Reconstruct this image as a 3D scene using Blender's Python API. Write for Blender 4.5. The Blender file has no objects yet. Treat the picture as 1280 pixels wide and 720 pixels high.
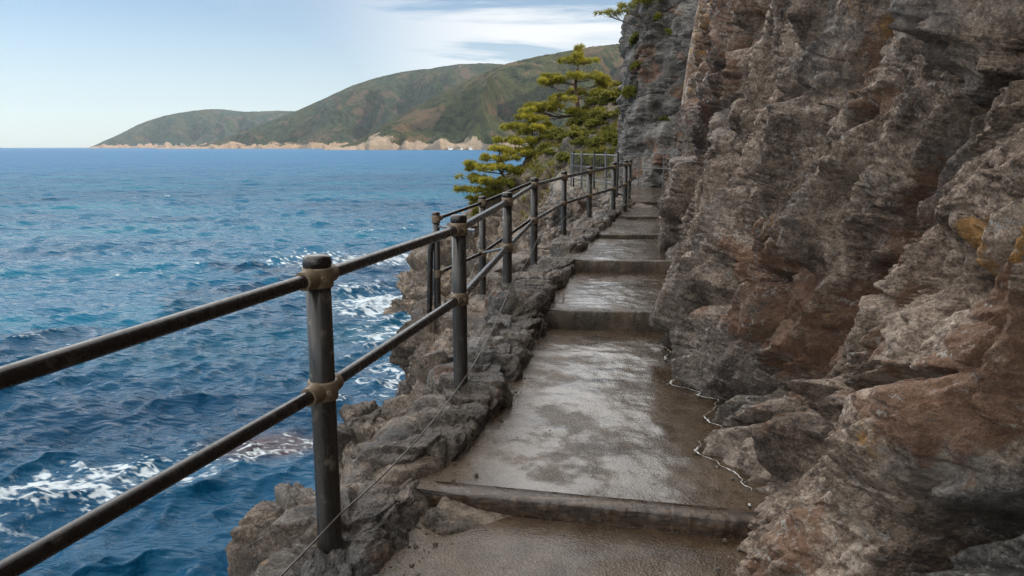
import bpy, math, random
import numpy as np
from mathutils import Vector, Matrix

# ------------------------------------------------------------------ camera, sky, sun, exposure
SC = bpy.context.scene
COL = SC.collection
R = math.radians
PITCH = R(10.5)
EYE = 1.6
SEA = -6.0

cd = bpy.data.cameras.new('camera')
cd.sensor_width = 36.0
cd.lens = 36.0 * 950 / 1280
cd.clip_start = 0.05
cd.clip_end = 60000
cam = bpy.data.objects.new('camera', cd)
COL.objects.link(cam)
cam.location = (0, 0, EYE)
cam.rotation_euler = (R(90) - PITCH, 0, 0)
SC.camera = cam

SUN_EL, SUN_AZ = R(27), R(106)          # azimuth clockwise from +Y: to the right and a little behind
sun_dir = Vector((math.sin(SUN_AZ) * math.cos(SUN_EL), math.cos(SUN_AZ) * math.cos(SUN_EL), math.sin(SUN_EL)))
sl = bpy.data.lights.new('sun', 'SUN')
sl.energy = 3.7
sl.angle = R(0.5)
sl.color = (1.0, 0.86, 0.66)
sun = bpy.data.objects.new('sun', sl)
COL.objects.link(sun)
sun.rotation_euler = sun_dir.to_track_quat('Z', 'Y').to_euler()

W = bpy.data.worlds.new('World')
SC.world = W
W.use_nodes = True
wt = W.node_tree
wn, wl = wt.nodes, wt.links
wn.clear()
wo = wn.new('ShaderNodeOutputWorld')
bg = wn.new('ShaderNodeBackground')
bg.inputs['Strength'].default_value = 0.066
sky = wn.new('ShaderNodeTexSky')
sky.sky_type = 'NISHITA'
sky.sun_disc = False
sky.sun_elevation = SUN_EL
sky.sun_rotation = SUN_AZ
sky.altitude = 10
sky.air_density = 1.0
sky.dust_density = 0.4
sky.ozone_density = 2.2
tc = wn.new('ShaderNodeTexCoord')
sep = wn.new('ShaderNodeSeparateXYZ')
wl.new(tc.outputs['Generated'], sep.inputs[0])


def wmath(op, a, b=None, c=None):
    n = wn.new('ShaderNodeMath')
    n.operation = op
    for i, v in enumerate((a, b, c)):
        if v is None:
            continue
        if isinstance(v, (int, float)):
            n.inputs[i].default_value = v
        else:
            wl.new(v, n.inputs[i])
    return n.outputs[0]


den = wmath('ADD', wmath('MAXIMUM', sep.outputs['Z'], 0.0), 0.10)
cx = wmath('DIVIDE', sep.outputs['X'], den)
cy = wmath('DIVIDE', sep.outputs['Y'], den)
cmb = wn.new('ShaderNodeCombineXYZ')
wl.new(wmath('MULTIPLY', cx, 0.55), cmb.inputs[0])
wl.new(cy, cmb.inputs[1])
cmb.inputs[2].default_value = 3.7
cn = wn.new('ShaderNodeTexNoise')
cn.inputs['Scale'].default_value = 0.80
cn.inputs['Detail'].default_value = 9
cn.inputs['Roughness'].default_value = 0.58
cn.inputs['Distortion'].default_value = 0.35
wl.new(cmb.outputs[0], cn.inputs['Vector'])
cr = wn.new('ShaderNodeMapRange')
cr.interpolation_type = 'SMOOTHSTEP'
cr.inputs['From Min'].default_value = 0.39
cr.inputs['From Max'].default_value = 0.53
wl.new(cn.outputs['Fac'], cr.inputs['Value'])
# more cloud towards the land on the right (direction in the sky, not in the picture)
az = wn.new('ShaderNodeMapRange')
az.interpolation_type = 'SMOOTHSTEP'
az.inputs['From Min'].default_value = -0.28
az.inputs['From Max'].default_value = 0.02
az.inputs['To Min'].default_value = 0.22
az.inputs['To Max'].default_value = 1.0
wl.new(sep.outputs['X'], az.inputs['Value'])
cfac = wmath('MULTIPLY', cr.outputs[0], az.outputs[0])
# thin veil close to the horizon
hz = wn.new('ShaderNodeMapRange')
hz.interpolation_type = 'SMOOTHSTEP'
hz.inputs['From Min'].default_value = 0.0
hz.inputs['From Max'].default_value = 0.27
hz.inputs['To Min'].default_value = 0.50
hz.inputs['To Max'].default_value = 0.0
wl.new(sep.outputs['Z'], hz.inputs['Value'])
cfac = wmath('MAXIMUM', cfac, hz.outputs[0])
# broken bright cloud added overhead, out of view, to lift light in shade
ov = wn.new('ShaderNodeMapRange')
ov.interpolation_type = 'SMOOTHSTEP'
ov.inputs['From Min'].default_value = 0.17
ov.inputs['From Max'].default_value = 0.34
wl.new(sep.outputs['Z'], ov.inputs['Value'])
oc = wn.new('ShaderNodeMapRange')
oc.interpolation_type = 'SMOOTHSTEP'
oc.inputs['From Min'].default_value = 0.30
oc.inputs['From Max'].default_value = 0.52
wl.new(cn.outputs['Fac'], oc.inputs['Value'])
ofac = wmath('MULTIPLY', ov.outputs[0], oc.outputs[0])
mix = wn.new('ShaderNodeMix')
mix.data_type = 'RGBA'
wl.new(cfac, mix.inputs[0])
tint = wn.new('ShaderNodeMix')
tint.data_type = 'RGBA'
tint.blend_type = 'MULTIPLY'
tint.inputs[0].default_value = 1.0
wl.new(sky.outputs[0], tint.inputs[6])
tint.inputs[7].default_value = (0.84, 0.98, 1.10, 1)
wl.new(tint.outputs[2], mix.inputs[6])
mix.inputs[7].default_value = (8.6, 8.8, 9.0, 1)
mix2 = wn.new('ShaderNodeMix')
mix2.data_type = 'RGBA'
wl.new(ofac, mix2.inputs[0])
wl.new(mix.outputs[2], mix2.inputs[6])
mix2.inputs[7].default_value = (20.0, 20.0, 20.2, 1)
side = wn.new('ShaderNodeMapRange')  # added cloud is brighter on the seaward side, to side-light the cliff
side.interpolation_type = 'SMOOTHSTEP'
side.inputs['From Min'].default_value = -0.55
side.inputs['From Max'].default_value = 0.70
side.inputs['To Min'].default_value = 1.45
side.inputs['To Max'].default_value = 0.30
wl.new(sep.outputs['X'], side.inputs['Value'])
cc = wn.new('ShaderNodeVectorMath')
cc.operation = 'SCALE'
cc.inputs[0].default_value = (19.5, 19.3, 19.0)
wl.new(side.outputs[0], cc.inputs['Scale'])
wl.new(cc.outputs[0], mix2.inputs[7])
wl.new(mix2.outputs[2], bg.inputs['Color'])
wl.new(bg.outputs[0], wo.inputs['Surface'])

vs = SC.view_settings
SC.display_settings.display_device = 'sRGB'
vs.view_transform = 'Standard'
vs.look = 'None'
vs.exposure = 0.8
vs.gamma = 1.0
vs.use_curve_mapping = False
SC.cycles.use_denoising = True
SC.cycles.denoising_prefilter = 'NONE'
SC.cycles.max_bounces = 6
SC.cycles.volume_bounces = 0
SC.cycles.transparent_max_bounces = 6

# ------------------------------------------------------------------ noise
_rng = np.random.default_rng(7)
_perm = _rng.permutation(256).astype(np.int32)
_perm = np.concatenate([_perm, _perm, _perm])
_g = _rng.normal(size=(256, 3)).astype(np.float32)
_g /= np.linalg.norm(_g, axis=1)[:, None]
_rv = _rng.random((256, 4)).astype(np.float32)


def perlin(P):
    P = np.asarray(P, np.float32)
    sh = P.shape[:-1]
    P = P.reshape(-1, 3)
    i = np.floor(P).astype(np.int32)
    f = P - i
    i &= 255
    u = f * f * f * (f * (f * 6 - 15) + 10)
    out = np.zeros(len(P), np.float32)
    for dx in (0, 1):
        wx = u[:, 0] if dx else 1 - u[:, 0]
        hx = _perm[i[:, 0] + dx]
        for dy in (0, 1):
            wy = wx * (u[:, 1] if dy else 1 - u[:, 1])
            hy = _perm[hx + i[:, 1] + dy]
            for dz in (0, 1):
                w = wy * (u[:, 2] if dz else 1 - u[:, 2])
                g = _g[_perm[hy + i[:, 2] + dz]]
                out += w * (g[:, 0] * (f[:, 0] - dx) + g[:, 1] * (f[:, 1] - dy) + g[:, 2] * (f[:, 2] - dz))
    return (out * 1.5).reshape(sh)


def fbm(P, oct=4, gain=0.5, lac=2.03):
    a, s, out = 1.0, 1.0, 0
    P = np.asarray(P, np.float32)
    for k in range(oct):
        out = out + a * perlin(P * s + k * 17.3)
        a *= gain
        s *= lac
    return out


def ridged(P, oct=4, gain=0.5, lac=2.1):
    a, s, out, tot = 1.0, 1.0, 0, 0
    P = np.asarray(P, np.float32)
    for k in range(oct):
        n = 1 - np.abs(perlin(P * s + k * 11.7)) * 1.6
        out = out + a * n * n
        tot += a
        a *= gain
        s *= lac
    return out / tot


def worley(P):
    """F1, F2 and, for the nearest and the second nearest cell, random values and the vector from its centre"""
    P = np.asarray(P, np.float32)
    sh = P.shape[:-1]
    P = P.reshape(-1, 3)
    i = np.floor(P).astype(np.int32)
    f = P - i
    n = len(P)
    f1 = np.full(n, 9, np.float32)
    f2 = np.full(n, 9, np.float32)
    b1 = np.zeros(n, np.int32)
    b2 = np.zeros(n, np.int32)
    v1 = np.zeros((n, 3), np.float32)
    v2 = np.zeros((n, 3), np.float32)
    for dx in (-1, 0, 1):
        hx = _perm[(i[:, 0] + dx) & 255]
        for dy in (-1, 0, 1):
            hy = _perm[hx + ((i[:, 1] + dy) & 255)]
            for dz in (-1, 0, 1):
                h = _perm[hy + ((i[:, 2] + dz) & 255)]
                e = f - _rv[h][:, :3] - np.array([dx, dy, dz], np.float32)
                d = (e * e).sum(1)
                c = d < f1
                c2 = (~c) & (d < f2)
                f2 = np.where(c, f1, np.where(c2, d, f2))
                b2 = np.where(c, b1, np.where(c2, h, b2))
                v2 = np.where(c[:, None], v1, np.where(c2[:, None], e, v2))
                b1 = np.where(c, h, b1)
                v1 = np.where(c[:, None], e, v1)
                f1 = np.where(c, d, f1)
    r1, r2 = _rv[_perm[b1 + 57]], _rv[_perm[b2 + 57]]
    R_ = lambda a, k: a.reshape(sh + (k,))
    return np.sqrt(f1).reshape(sh), np.sqrt(f2).reshape(sh), R_(r1, 4), R_(r2, 4), R_(v1, 3), R_(v2, 3)


def sstep(a, b, x):
    t = np.clip((x - a) / (b - a), 0, 1)
    return t * t * (3 - 2 * t)


# ------------------------------------------------------------------ mesh helpers
def raw_mesh(name, V, F, smooth=True, attrs=None):
    """V (n,3); F list of equal-size face arrays (m,k) or a list of such arrays"""
    if isinstance(F, np.ndarray):
        F = [F]
    me = bpy.data.meshes.new(name)
    V = np.ascontiguousarray(V, np.float32).reshape(-1, 3)
    me.vertices.add(len(V))
    me.vertices.foreach_set('co', V.ravel())
    idx = np.concatenate([f.ravel() for f in F]).astype(np.int32)
    tot = np.concatenate([np.full(len(f), f.shape[1], np.int32) for f in F])
    st = np.concatenate([[0], np.cumsum(tot)[:-1]]).astype(np.int32)
    me.loops.add(len(idx))
    me.loops.foreach_set('vertex_index', idx)
    me.polygons.add(len(tot))
    me.polygons.foreach_set('loop_start', st)
    me.polygons.foreach_set('loop_total', tot)
    me.polygons.foreach_set('use_smooth', np.full(len(tot), smooth, bool))
    for k, a in (attrs or {}).items():
        at = me.attributes.new(k, 'FLOAT', 'POINT')
        at.data.foreach_set('value', np.ascontiguousarray(a, np.float32).ravel())
    me.update(calc_edges=True)
    me.validate()
    return me


def grid_faces(h, w, close_w=False, flip=False):
    a = np.arange(h * w).reshape(h, w)
    b = np.concatenate([a, a[:, :1]], 1) if close_w else a
    q = np.stack([b[:-1, :-1], b[:-1, 1:], b[1:, 1:], b[1:, :-1]], -1).reshape(-1, 4)
    return q[:, ::-1] if flip else q


def grid_normals(P):
    du = np.gradient(P, axis=1)
    dv = np.gradient(P, axis=0)
    n = np.cross(du, dv)
    return n / (np.linalg.norm(n, axis=-1, keepdims=True) + 1e-9)


def link(name, me, mat=None, parent=None, loc=None):
    o = bpy.data.objects.new(name, me)
    COL.objects.link(o)
    if mat is not None:
        me.materials.append(mat)
    if parent is not None:
        o.parent = parent
    if loc is not None:
        o.location = loc
    return o


def tag(o, label=None, cat=None, group=None, kind=None):
    if label:
        o['label'] = label
    if cat:
        o['category'] = cat
    if group:
        o['group'] = group
    if kind:
        o['kind'] = kind
    return o


def empty(name, loc, label, cat, group=None):
    o = bpy.data.objects.new(name, None)
    o.empty_display_size = 0.1
    COL.objects.link(o)
    o.location = loc
    return tag(o, label, cat, group)


class MB:
    """collects shapes into one mesh"""

    def __init__(self):
        self.V, self.F4, self.F3, self.n = [], [], [], 0

    def add(self, V, F):
        V = np.asarray(V, np.float32).reshape(-1, 3)
        F = np.asarray(F)
        (self.F4 if F.shape[1] == 4 else self.F3).append(F + self.n)
        self.V.append(V)
        self.n += len(V)

    def tube(self, pts, rad, seg=12, caps=True):
        pts = np.asarray(pts, float)
        rad = np.broadcast_to(np.asarray(rad, float), (len(pts),))
        rings = []
        up = None
        for k in range(len(pts)):
            t = pts[min(k + 1, len(pts) - 1)] - pts[max(k - 1, 0)]
            t = t / (np.linalg.norm(t) + 1e-9)
            if up is None:
                a = np.array([0, 0, 1.0]) if abs(t[2]) < 0.9 else np.array([1.0, 0, 0])
                up = np.cross(t, a)
            up = up - t * np.dot(up, t)
            up /= np.linalg.norm(up) + 1e-9
            bi = np.cross(t, up)
            th = np.linspace(0, 2 * math.pi, seg, endpoint=False)
            rings.append(pts[k] + rad[k] * (np.cos(th)[:, None] * up + np.sin(th)[:, None] * bi))
        P = np.array(rings)
        self.add(P, grid_faces(len(pts), seg, True))
        if caps:
            for k in (0, -1):
                c = np.concatenate([P[k], P[k].mean(0)[None]])
                i = np.arange(seg)
                f = np.stack([i, (i + 1) % seg, np.full(seg, seg)], 1)
                self.add(c, f if k == -1 else f[:, ::-1])
        return self

    def lathe(self, c, prof, seg=24):
        """prof: (radius, z) list"""
        th = np.linspace(0, 2 * math.pi, seg, endpoint=False)
        P = np.array([[(c[0] + r * math.cos(t), c[1] + r * math.sin(t), c[2] + z) for t in th] for r, z in prof])
        self.add(P, grid_faces(len(prof), seg, True))
        return self

    def box(self, c, s, M=None, bevel=0.0):
        sx, sy, sz = [x / 2 for x in s]
        b = min(bevel, sx, sy, sz)
        if b <= 0:
            V = np.array([(x, y, z) for z in (-sz, sz) for y in (-sy, sy) for x in (-sx, sx)])
            F = np.array([(0, 2, 3, 1), (4, 5, 7, 6), (0, 1, 5, 4), (2, 6, 7, 3), (0, 4, 6, 2), (1, 3, 7, 5)])
        else:
            zs = [(-sz, b), (-sz + b, 0), (sz - b, 0), (sz, b)]
            V = []
            for z, i in zs:
                x, y = sx - i, sy - i
                k = b if i == 0 else b * 0.4
                V += [(-x + k, -y, z), (x - k, -y, z), (x, -y + k, z), (x, y - k, z), (x - k, y, z), (-x + k, y, z), (-x, y - k, z), (-x, -y + k, z)]
            V = np.array(V)
            F = grid_faces(4, 8, True)
            n0 = len(V)
            V = np.concatenate([V, [(0, 0, -sz), (0, 0, sz)]])
            i = np.arange(8)
            F3 = np.concatenate([np.stack([(i + 1) % 8, i, np.full(8, n0)], 1), np.stack([24 + i, 24 + (i + 1) % 8, np.full(8, n0 + 1)], 1)])
        if M is not None:
            V = V @ np.array(M).T
        V = V + np.asarray(c)
        if b > 0:
            k = self.n
            self.add(V, F)
            self.F3.append(F3 + k)
        else:
            self.add(V, F)
        return self

    def mesh(self, name, smooth=True):
        F = []
        if self.F4:
            F.append(np.concatenate(self.F4))
        if self.F3:
            F.append(np.concatenate(self.F3))
        return raw_mesh(name, np.concatenate(self.V), F, smooth)

    def build(self, name, mat, parent=None, smooth=True, origin=None):
        if origin is not None:
            self.V = [v - np.asarray(origin, np.float32) for v in self.V]
        return link(name, self.mesh(name, smooth), mat, parent, origin)


def interp_curve(pts, n=400, power=None):
    """Catmull-Rom-ish smooth curve through pts (any dimension), resampled by arc length"""
    p = np.asarray(pts, float)
    q = np.concatenate([[2 * p[0] - p[1]], p, [2 * p[-1] - p[-2]]])
    out = []
    for k in range(1, len(q) - 2):
        t = np.linspace(0, 1, 40, endpoint=False)[:, None]
        a, b, c, d = q[k - 1], q[k], q[k + 1], q[k + 2]
        out.append(0.5 * (2 * b + (c - a) * t + (2 * a - 5 * b + 4 * c - d) * t * t + (3 * b - a - 3 * c + d) * t ** 3))
    out = np.concatenate(out + [p[-1:]])
    return out


def arclen(c):
    return np.concatenate([[0], np.cumsum(np.linalg.norm(np.diff(c, axis=0), axis=1))])


def sample(c, s):
    L = arclen(c)
    return np.stack([np.interp(s, L, c[:, k]) for k in range(c.shape[1])], -1)


# ------------------------------------------------------------------ material helpers
class NT:
    def __init__(self, name):
        self.m = bpy.data.materials.new(name)
        self.m.use_nodes = True
        self.t = self.m.node_tree
        self.n, self.l = self.t.nodes, self.t.links
        self.n.clear()
        self.out = self.n.new('ShaderNodeOutputMaterial')
        self.b = self.n.new('ShaderNodeBsdfPrincipled')
        self.l.new(self.b.outputs[0], self.out.inputs['Surface'])
        self.co = self.n.new('ShaderNodeTexCoord').outputs['Object']

    def _in(self, sock, v):
        if isinstance(v, bpy.types.NodeSocket):
            self.l.new(v, sock)
        elif v is not None:
            if isinstance(v, tuple) and len(v) == 3 and sock.type == 'RGBA':
                v = v + (1,)
            sock.default_value = v

    def set(self, **kw):
        for k, v in kw.items():
            self._in(self.b.inputs[k.replace('_', ' ')], v)

    def mapping(self, scale=(1, 1, 1), rot=(0, 0, 0), loc=(0, 0, 0), vec=None):
        n = self.n.new('ShaderNodeMapping')
        self.l.new(vec or self.co, n.inputs[0])
        n.inputs['Scale'].default_value = scale
        n.inputs['Rotation'].default_value = rot
        n.inputs['Location'].default_value = loc
        return n.outputs[0]

    def noise(self, scale, detail=4, rough=0.55, vec=None, dist=0.0, out='Fac', loc=None):
        n = self.n.new('ShaderNodeTexNoise')
        v = vec or self.co
        if loc:
            v = self.mapping(loc=loc, vec=v)
        self.l.new(v, n.inputs['Vector'])
        n.inputs['Scale'].default_value = scale
        n.inputs['Detail'].default_value = detail
        n.inputs['Roughness'].default_value = rough
        n.inputs['Distortion'].default_value = dist
        return n.outputs[out]

    def voro(self, scale, feature='F1', vec=None, out='Distance'):
        n = self.n.new('ShaderNodeTexVoronoi')
        n.feature = feature
        self.l.new(vec or self.co, n.inputs['Vector'])
        n.inputs['Scale'].default_value = scale
        return n.outputs[out]

    def attr(self, name):
        n = self.n.new('ShaderNodeAttribute')
        n.attribute_name = name
        return n.outputs['Fac']

    def ramp(self, x, lo, hi, a=0.0, b=1.0, smooth=True):
        n = self.n.new('ShaderNodeMapRange')
        n.interpolation_type = 'SMOOTHSTEP' if smooth else 'LINEAR'
        self._in(n.inputs['Value'], x)
        n.inputs['From Min'].default_value = lo
        n.inputs['From Max'].default_value = hi
        n.inputs['To Min'].default_value = a
        n.inputs['To Max'].default_value = b
        return n.outputs[0]

    def math(self, op, a, b=None):
        n = self.n.new('ShaderNodeMath')
        n.operation = op
        self._in(n.inputs[0], a)
        self._in(n.inputs[1], b)
        return n.outputs[0]

    def mix(self, f, a, b, mode='MIX'):
        n = self.n.new('ShaderNodeMix')
        n.data_type = 'RGBA'
        n.blend_type = mode
        self._in(n.inputs[0], f)
        self._in(n.inputs[6], a)
        self._in(n.inputs[7], b)
        return n.outputs[2]

    def cramp(self, x, stops):
        n = self.n.new('ShaderNodeValToRGB')
        self.l.new(x, n.inputs[0])
        e = n.color_ramp.elements
        while len(e) < len(stops):
            e.new(0.5)
        for k, (p, c) in enumerate(stops):
            e[k].position = p
            e[k].color = c + (1,)
        return n.outputs[0]

    def bump(self, h, dist, strength=1.0, normal=None):
        n = self.n.new('ShaderNodeBump')
        n.inputs['Strength'].default_value = strength
        n.inputs['Distance'].default_value = dist
        self.l.new(h, n.inputs['Height'])
        if normal is not None:
            self.l.new(normal, n.inputs['Normal'])
        return n.outputs[0]

    def pos(self):
        return self.n.new('ShaderNodeNewGeometry').outputs['Position']

    def nz(self):
        s = self.n.new('ShaderNodeSeparateXYZ')
        self.l.new(self.n.new('ShaderNodeNewGeometry').outputs['Normal'], s.inputs[0])
        return s.outputs['Z']

    def sepz(self, v):
        s = self.n.new('ShaderNodeSeparateXYZ')
        self.l.new(v, s.inputs[0])
        return s.outputs['Z']


def rock_material(name, palette, detail=1.0, veg=0.0, wet=0.0, lichen=0.5, world=True):
    """palette: four base colours dark .. light"""
    t = NT(name)
    if world:
        t.co = t.pos()
    turned = t.mapping(rot=(R(57), 0, 0))
    strata = t.mapping(scale=(1.0, 0.40, 1.7), vec=turned)
    big = t.noise(0.7, 5, 0.6, vec=strata, dist=0.6)
    med = t.noise(3.2, 6, 0.62, vec=strata, dist=0.4, loc=(3, 7, 1))
    fine = t.noise(26 * detail, 6, 0.68)
    grain = t.noise(140 * detail, 3, 0.7)
    v = t.math('ADD', t.math('MULTIPLY', big, 0.50), t.math('MULTIPLY', med, 0.50))
    v = t.math('ADD', t.math('MULTIPLY', v, 0.54), t.math('MULTIPLY', fine, 0.20))
    g2 = t.noise(85 * detail, 5, 0.75, loc=(6, 3, 1))
    v = t.math('ADD', v, t.math('MULTIPLY', g2, 0.26))
    v = t.ramp(v, 0.37, 0.63, 0.20, 0.82, smooth=False)
    col = t.cramp(v, [(0.34, palette[0]), (0.46, palette[1]), (0.56, palette[2]), (0.70, palette[3])])
    # mottling of single grains
    col = t.mix(t.ramp(grain, 0.42, 0.66, 0.0, 0.7), col, t.mix(1.0, col, (1.7, 1.62, 1.55), 'MULTIPLY'))
    col = t.mix(t.ramp(fine, 0.52, 0.36, 0.0, 0.55), col, t.mix(1.0, col, (0.45, 0.42, 0.42), 'MULTIPLY'))
    # grey, rust and ochre zones
    gz = t.ramp(t.noise(1.1, 4, 0.6, loc=(9, 2, 5)), 0.52, 0.66, 0, 0.5)
    col = t.mix(gz, col, t.mix(v, (0.05, 0.052, 0.056), (0.26, 0.26, 0.26)))
    gat = t.attr('grey')
    col = t.mix(gat, col, t.cramp(v, [(0.32, (0.035, 0.035, 0.033)), (0.50, (0.105, 0.103, 0.096)), (0.72, (0.30, 0.29, 0.27))]))
    rust = t.ramp(t.math('ADD', t.attr('rust'), t.math('MULTIPLY', t.math('SUBTRACT', t.noise(7, 7, 0.72), 0.5), 2.4)), 0.50, 0.86, 0, 0.80)
    col = t.mix(rust, col, t.mix(v, (0.030, 0.013, 0.008), (0.31, 0.150, 0.075)))
    och = t.ramp(t.math('ADD', t.attr('ochre'), t.math('MULTIPLY', t.math('SUBTRACT', t.noise(9, 7, 0.74, loc=(1, 1, 4)), 0.5), 2.4)), 0.56, 0.82, 0, 0.85)
    col = t.mix(och, col, t.mix(fine, (0.16, 0.075, 0.018), (0.56, 0.30, 0.075)))
    # pale lichen and salt flecks
    if lichen > 0:
        lz = t.ramp(t.noise(1.9, 3, 0.5, loc=(4, 4, 8)), 0.42, 0.58)
        lf = t.ramp(t.noise(26, 7, 0.78, loc=(2, 9, 3)), 0.56, 0.60)
        col = t.mix(t.math('MULTIPLY', t.math('MULTIPLY', lz, lf), lichen), col, (0.50, 0.48, 0.44))
    if veg > 0:
        vz = t.math('MULTIPLY', t.ramp(t.sepz(t.co), -2.2, 0.2), t.ramp(t.nz(), 0.15, 0.6))
        vz = t.math('MULTIPLY', vz, t.ramp(t.noise(0.55, 5, 0.65, loc=(5, 5, 5)), 0.42, 0.55))
        vc = t.mix(fine, (0.030, 0.045, 0.012), (0.12, 0.13, 0.035))
        col = t.mix(t.math('MULTIPLY', vz, veg), col, vc)
    # moss and damp dark streaks
    moss = t.math('MULTIPLY', t.ramp(t.noise(1.7, 5, 0.65, loc=(8, 1, 2)), 0.58, 0.72), t.ramp(fine, 0.4, 0.6))
    col = t.mix(t.math('MULTIPLY', moss, t.math('ADD', 0.30, t.math('MULTIPLY', gat, 0.6))), col, t.mix(fine, (0.035, 0.045, 0.014), (0.13, 0.14, 0.05)))
    wetf = t.ramp(t.noise(2.3, 4, 0.6, loc=(1, 6, 6)), 0.44, 0.60)
    rough = t.ramp(wetf, 0, 1, 0.60, 0.60 - 0.36 * max(wet, 0.35))
    if wet > 0:
        col = t.mix(t.math('MULTIPLY', wetf, 0.55 * wet), col, t.mix(1.0, col, (0.5, 0.47, 0.45), 'MULTIPLY'))
    # relief below the mesh: cleaved small facets, pits, grain
    cl = t.voro(9 * detail, 'F1', vec=t.mapping(scale=(1, 0.55, 1.5), vec=t.mix(0.12, turned, t.noise(5, 4, out='Color'), 'ADD')))
    h = t.math('ADD', t.math('MULTIPLY', fine, 1.0), t.math('MULTIPLY', cl, 0.55))
    nb = t.bump(h, 0.035 / detail, 0.9)
    cl2 = t.voro(32 * detail, 'F1', vec=t.mapping(scale=(1, 0.7, 1.4), vec=t.mix(0.05, turned, t.noise(14, 4, out='Color'), 'ADD')))
    nb = t.bump(cl2, 0.012 / detail, 0.8, nb)
    nb = t.bump(t.noise(75 * detail, 5, 0.78), 0.016 / detail, 1.0, nb)
    t.set(Base_Color=col, Roughness=rough, Normal=nb)
    t.b.inputs['Specular IOR Level'].default_value = 0.45
    return t.m


M = {}
M['cliff'] = rock_material('cliff_rock', [(0.040, 0.028, 0.022), (0.135, 0.096, 0.070), (0.262, 0.198, 0.150), (0.50, 0.41, 0.325)], 1.0, 0.0, 0.5, 0.75)
M['ledge'] = rock_material('ledge_rock', [(0.034, 0.027, 0.021), (0.096, 0.074, 0.055), (0.178, 0.140, 0.105), (0.34, 0.28, 0.215)], 0.9, 0.0, 0.5, 0.4)
M['kerb'] = rock_material('kerb_rock', [(0.024, 0.020, 0.017), (0.072, 0.059, 0.047), (0.135, 0.110, 0.088), (0.27, 0.225, 0.18)], 1.2, 0.0, 0.9, 0.35)
M['headland'] = rock_material('headland_rock', [(0.04, 0.031, 0.024), (0.115, 0.088, 0.065), (0.21, 0.162, 0.118), (0.38, 0.30, 0.22)], 0.45, 0.9, 0.1, 0.3)


def concrete_material():
    t = NT('wet_concrete')
    t.co = t.pos()
    big = t.noise(1.3, 5, 0.6)
    med = t.noise(7, 5, 0.62, loc=(3, 1, 2))
    fine = t.noise(60, 5, 0.7)
    agg = t.voro(95, 'F1')
    v = t.math('ADD', t.math('MULTIPLY', big, 0.5), t.math('MULTIPLY', med, 0.5))
    col = t.cramp(v, [(0.34, (0.025, 0.015, 0.008)), (0.47, (0.052, 0.035, 0.021)), (0.60, (0.086, 0.063, 0.043)), (0.72, (0.14, 0.110, 0.082))])
    col = t.mix(t.ramp(fine, 0.4, 0.65, 0, 0.5), col, t.mix(1.0, col, (1.5, 1.45, 1.4), 'MULTIPLY'))
    col = t.mix(t.ramp(t.noise(3.1, 5, 0.65, loc=(7, 7, 1)), 0.55, 0.68, 0, 0.6), col, (0.085, 0.055, 0.028))
    col = t.mix(t.ramp(t.noise(21, 3, 0.6, loc=(2, 2, 7)), 0.66, 0.70, 0, 0.8), col, (0.022, 0.018, 0.014))
    ck = t.voro(1.15, 'DISTANCE_TO_EDGE', vec=t.mix(0.35, t.co, t.noise(3, 5, 0.6, out='Color'), 'ADD'))
    ckm = t.math('MULTIPLY', t.ramp(ck, 0.010, 0.002), t.ramp(t.noise(0.9, 3, loc=(5, 5, 0)), 0.50, 0.60))
    col = t.mix(t.math('MULTIPLY', ckm, 0.8), col, (0.015, 0.011, 0.008))
    speck = t.voro(60, 'F1', vec=t.mapping(loc=(0.3, 0.1, 0)))
    col = t.mix(t.ramp(speck, 0.16, 0.10, 0, 0.55), col, (0.30, 0.25, 0.20))
    pud = t.ramp(t.noise(1.6, 4, 0.55, loc=(0.6, 4.2, 0)), 0.42, 0.60)
    damp = t.attr('damp')
    pud = t.math('MAXIMUM', t.math('MULTIPLY', pud, 0.75), damp)
    col = t.mix(t.math('MULTIPLY', pud, 0.45), col, t.mix(1.0, col, (0.52, 0.47, 0.42), 'MULTIPLY'))
    rough = t.math('SUBTRACT', t.ramp(pud, 0, 1, 0.30, 0.10), t.math('MULTIPLY', t.math('SUBTRACT', med, 0.5), 0.25))
    h = t.math('ADD', t.math('MULTIPLY', fine, 0.8), t.math('MULTIPLY', agg, 0.5))
    bs = t.bump(t.noise(5, 4, 0.6, loc=(4, 9, 9)), 0.008, 0.5)
    n = t.n.new('ShaderNodeBump')
    n.inputs['Distance'].default_value = 0.005
    t.l.new(h, n.inputs['Height'])
    t.l.new(bs, n.inputs['Normal'])
    t.l.new(t.ramp(pud, 0.5, 1.0, 1.0, 0.45), n.inputs['Strength'])
    t.set(Base_Color=col, Roughness=rough, Normal=n.outputs[0])
    t.b.inputs['Specular IOR Level'].default_value = 0.38
    # film of water, thick in the hollows and broken on the high spots
    film = t.math('MULTIPLY', t.ramp(t.noise(2.6, 6, 0.66, loc=(3.1, 0.4, 2)), 0.39, 0.52, 0.08, 1.0), t.attr('film'))
    t.set(Coat_Weight=film, Coat_Roughness=t.ramp(t.noise(5, 4, 0.6, loc=(8, 3, 2)), 0.38, 0.62, 0.035, 0.15), Coat_IOR=1.5,
          Coat_Normal=t.bump(t.noise(48, 4, 0.6, loc=(1, 2, 3)), 0.0026, 0.65, bs))
    return t.m


M['concrete'] = concrete_material()


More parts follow.
